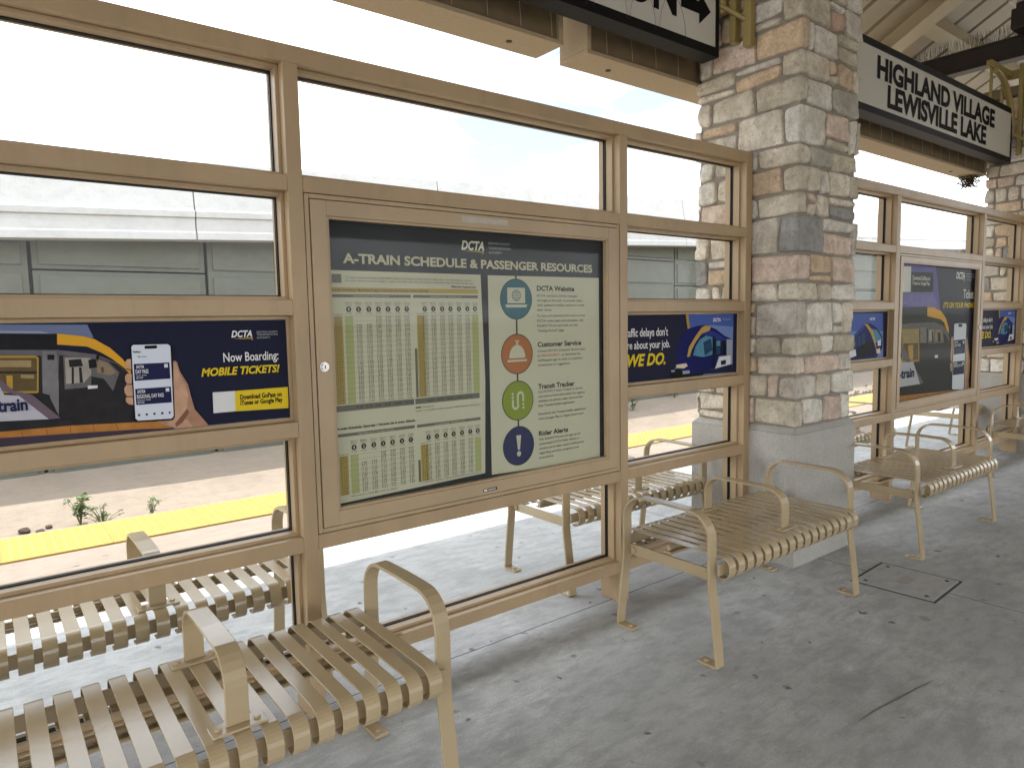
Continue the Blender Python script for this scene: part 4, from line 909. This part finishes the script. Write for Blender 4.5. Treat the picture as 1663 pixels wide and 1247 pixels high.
AR, SL = 5.1, .55
def rz(y): return AR-SL*y
YE, YR = 2.2, -3.4
roof = thing('canopy_roof', (6, 0, 4.8), 'tan ribbed canopy roof with rafters and purlins, seen at the top right', 'roof'); RL = -roof.location
d = MB(); RX0, RX1 = -9.0, 24.0; wp = .387; n = int((RX1-RX0)/wp)
def slope_box(mb, x0, x1, ya, yb, lo, hi, mir=False):
    v = []
    for x in (x0, x1):
        for y, o in ((ya, lo), (yb, lo), (yb, hi), (ya, hi)):
            zz = rz(y)+o; yy = y if not mir else 2*YR-y
            v.append((x, yy, zz))
    mb.add(v, [(0,1,2,3),(7,6,5,4),(0,4,5,1),(1,5,6,2),(2,6,7,3),(3,7,4,0)])
for i in range(n):
    x = RX0+i*wp; slope_box(d, x+.032, x+wp-.032, YR, YE, 0, .045); slope_box(d, x+wp+.002, x+wp+.008, YR, YE, .001, .043)
slope_box(d, RX0, RX1, YR, YE+.02, .047, .08); slope_box(d, RX0, RX1, YR, 3.6, 0, .06, True)  # unseen mirrored slope, lengthened to cut fill light from the camera side
d.build('deck', M['deck'], roof).location = RL
dk = MB(); slope_box(dk, RX0, RX1, YR, YE, .0452, .0465); dk.build('seam_backing', M['dark'], roof).location = RL
for x in (-1.4, 3.36, 5.4, 8.12, 12.9, 17.7):
    q = MB(); slope_box(q, x-.14, x+.0, YR, YE-.1, -.17, -.002); slope_box(q, x-.19, x+.05, YR, YE-.1, -.19, -.17); q.build('rafter', M['steel'], roof).location = RL
for y in (-1.6, -.35, .93, 1.9):
    for xa, xb in ((-9, -1.6), (-1.34, 3.16), (3.42, 5.2), (5.46, 7.92), (8.18, 12.7), (12.96, 17.5)):
        q = MB(); yo = .0 if (xa > 8 or xa < 3) else -.28
        slope_box(q, xa, xb, y+yo-.06, y+yo+.06, -.12, -.002); q.build('purlin', M['steel'], roof).location = RL

for x, lb in ((3.99, 'dark steel tie beam over the near stone column'), (8.83, 'dark brown steel tie beam crossing above the far station sign')):
    q = MB(); q.box(x-.075, x+.075, -5.5, 1.62, 4.082, 4.10); q.box(x-.075, x+.075, -5.5, 1.62, 4.285, 4.303); q.box(x-.06, x+.06, -5.499, 1.619, 4.10, 4.285)
    o = q.build('tie_beam', M['tie'], None, (x, 0, 4.08), bevel=.003); tag(o, lb, 'beam', 'dark tie beams on the columns')
t = thing('bird_spike_strip', (8.83, .3, 4.303), 'row of thin bird spikes on top of the dark tie beam', 'bird spikes')
b = MB(); b.box(-.05, .05, -1.6, 1.0, .001, .006); b.build('base_strip', M['wire'], t)
b = MB(); rr = random.Random(2)
for i in range(130):
    y = -1.58+i*.0198
    for s_ in (-1, 0, 1):
        tip = Vector((s_*.045+rr.uniform(-.02, .02), y+rr.uniform(-.03, .03), .15+rr.uniform(-.03, .02))); b.tube([(s_*.02, y, .005), tip], [.0016, .0011], 4)
b.build('spikes', M['wire'], t)
jb = thing('lamp_housing', (8.70, .20, 4.304), 'dark box with a pale rim above the tie beam at the right edge', 'lamp housing')
q = MB(); q.box(-.16, .16, -.26, .06, .0, .20); q.box(-.13, .13, -.23, .03, .20, .26); q.build('housing', M['tie'], jb, bevel=.01)
q = MB(); q.box(-.18, .18, -.28, .08, .262, .285); q.build('rim', M['signface'], jb, bevel=.004)
q = MB(); q.box(-.15, .15, -.25, .05, .287, .33); q.build('lid', M['tie'], jb, bevel=.006)

# ------------------------------------------------------------------ hanging signs
def sign(x0, x1, label):
    y0, y1, z0, z1 = .155, .275, 2.945, 3.475; loc = ((x0+x1)/2, .215, z0); t = thing('hanging_sign', loc, label, 'sign', 'black framed station signs under the canopy'); LV = -Vector(loc)
    f = MB(); e = .052
    f.box(x0, x1, y0, y1, z0, z0+e); f.box(x0, x1, y0, y1, z1-e, z1); f.box(x0, x0+.05, y0+.0005, y1-.0005, z0+e, z1-e); f.box(x1-.03, x1, y0+.0005, y1-.0005, z0+e, z1-e)
    f.build('frame', M['black'], t, bevel=.003).location = LV
    p_ = MB(); p_.box(x0+.05, x1-.03, y0+.006, y1-.006, z0+e, z1-e); p_.build('face', M['signface'], t).location = LV
    return t, LV
s1, LV = sign(-.38, 3.52, 'black framed sign with an arrow at the top, left of the near column')
q = MB(); text(q, 'ON', 2.72, 3.142, 3.0935, .205, .159, 0, 'b', 6)
q.build('lettering', M['ink'], s1).location = LV
q = MB(); q.poly([(3.178, 3.147), (3.338, 3.147), (3.338, 3.092), (3.443, 3.180), (3.338, 3.268), (3.338, 3.213), (3.178, 3.213)], .159)
q.build('arrow', M['ink'], s1).location = LV
q = MB()
for x, h_, wd in ((2.35, .16, .2), (2.62, .2, .24), (2.86, .17, .2), (3.1, .21, .22)):
    q.tube([(x-wd/2*math.cos(math.pi*i/14)*1.0, .150, 2.97+h_*math.sin(math.pi*i/14)) for i in range(15)], .0011, 4)
q.build('wire_loops', M['wire'], s1).location = LV
s2, LV = sign(4.47, 8.39, 'black framed station name sign between the two stone columns')
for s, c, x0, x1, z, cap, st_ in TXT['sign2']:
    q = MB(); text(q, s, x0, x1, z, cap, .159, 0, 'B', 6); q.build('lettering', M['ink'], s2).location = LV
def bracket(xw, dirn, xs, label):
    """mustard bracket: two upright tubes on the column, a rod to the sign, an arm over the sign with a curved brace"""
    t = thing('sign_bracket', (xw, .215, 3.0), label, 'bracket', 'mustard brackets holding the signs'); LV = -t.location
    u = MB(); xa = xw-dirn*.045
    u.box(xw-dirn*.002, xw-dirn*.055, -.005, .045, 2.985, 3.92); u.box(xw-dirn*.002, xw-dirn*.055, .095, .135, 3.03, 3.92); u.build('upright', M['goldpaint'], t, bevel=.004).location = LV
    r_ = MB(); r_.tube([(xs, .20, 3.27), (xa, .03, 3.135)], .014, 10); r_.build('rod', M['goldpaint'], t).location = LV
    a = MB(); a.box(xw-dirn*.056, xw-dirn*.62, .19, .24, 3.80, 3.86); a.box(xw-dirn*.05, xw-dirn*.002, -.004, .24, 3.79, 3.87); a.build('arm', M['goldpaint'], t, bevel=.004).location = LV
    h = MB()
    for x in (xw-dirn*.25, xw-dirn*.55): h.box(x-.011, x+.011, .204, .226, 3.477, 3.80)
    h.build('hanger', M['goldpaint'], t).location = LV
    b_ = MB(); b_.tube([(xw-dirn*(.075+.5*(1-math.sin(R(q*9)))), .17, 3.20+.56*math.cos(R(q*9))) for q in range(11)], .03, 8); b_.build('brace', M['goldpaint'], t).location = LV
bracket(3.640, 1, 3.5205, 'mustard bracket on the near column beside the arrow sign')
bracket(4.325, -1, 4.4695, 'mustard bracket on the hidden right side of the near column')
bracket(8.495, 1, 8.3905, 'mustard curved bracket on the far column beside the station name sign')

# bird nest under the far end of the beam
ne = MB(); rr = random.Random(6)
for i in range(150):
    a = rr.uniform(0, 6.283); r_ = rr.uniform(.03, .13); c = Vector((r_*math.cos(a), r_*math.sin(a)*.7, rr.uniform(-.09, .0)))
    dv = Vector((rr.uniform(-1, 1), rr.uniform(-1, 1), rr.uniform(-.6, .3))).normalized()*rr.uniform(.05, .11); ne.tube([c, c+dv*.5+Vector((0, 0, -.01)), c+dv], [.004, .003, .002], 4)
o = ne.build('bird_nest', M['twig']); o.location = (8.36, .52, 2.868); tag(o, 'ragged dark bird nest under the beam end by the far column', 'bird nest')

# ------------------------------------------------------------------ utility cover in the floor
uc = thing('utility_cover', (3.905, -.80, 0), 'square utility cover set flush in the platform floor right of the second bench', 'cover', None, R(3)); h = .195
q = MB(); q.box(-h, h, -h, h, .0005, .005); q.build('lid', M['cover'], uc, bevel=.002)
q = MB()
for a, b, c, e in ((-h-.014, h+.014, -h-.014, -h-.002), (-h-.014, h+.014, h+.002, h+.014), (-h-.014, -h-.002, -h-.002, h+.002), (h+.002, h+.014, -h-.002, h+.002)): q.box(a, b, c, e, .0003, .0028)
q.build('rim', plain('cover_rim', (.11, .105, .1), .9, .1, .4, 40), uc)
q = MB(); q.box(-.07, .07, -.035, .035, .005, .0062); q.build('badge', M['base'], uc, bevel=.0004)
for x in (-.15, .15):
    for y in (-.15, .15): q = MB(); q.disc((x, y, .005), (0, 0, 1), .011, .0014, 0, 10); q.build('bolt', M['rock'], uc)
# dark scuff on the floor: rubber mark
q = MB(); pts = [(2.40, -1.262), (2.52, -1.268), (2.66, -1.285), (2.80, -1.300), (2.905, -1.318)]
q.strip([(0, 0), (0, 0)], 0, 0, 0) if False else None
n = len(pts); v = []
for i, (x, y) in enumerate(pts):
    k = .0045*math.sin(math.pi*(i+.4)/(n-.2)); v += [(x, y-k, .0015), (x, y+k, .0015)]
q.add(v, [(2*i, 2*i+2, 2*i+3, 2*i+1) for i in range(n-1)])
o = q.build('scuff_mark', plain('rubber_scuff', (.24, .235, .225), .8, .2, .3, 60)); o['kind'] = 'structure'
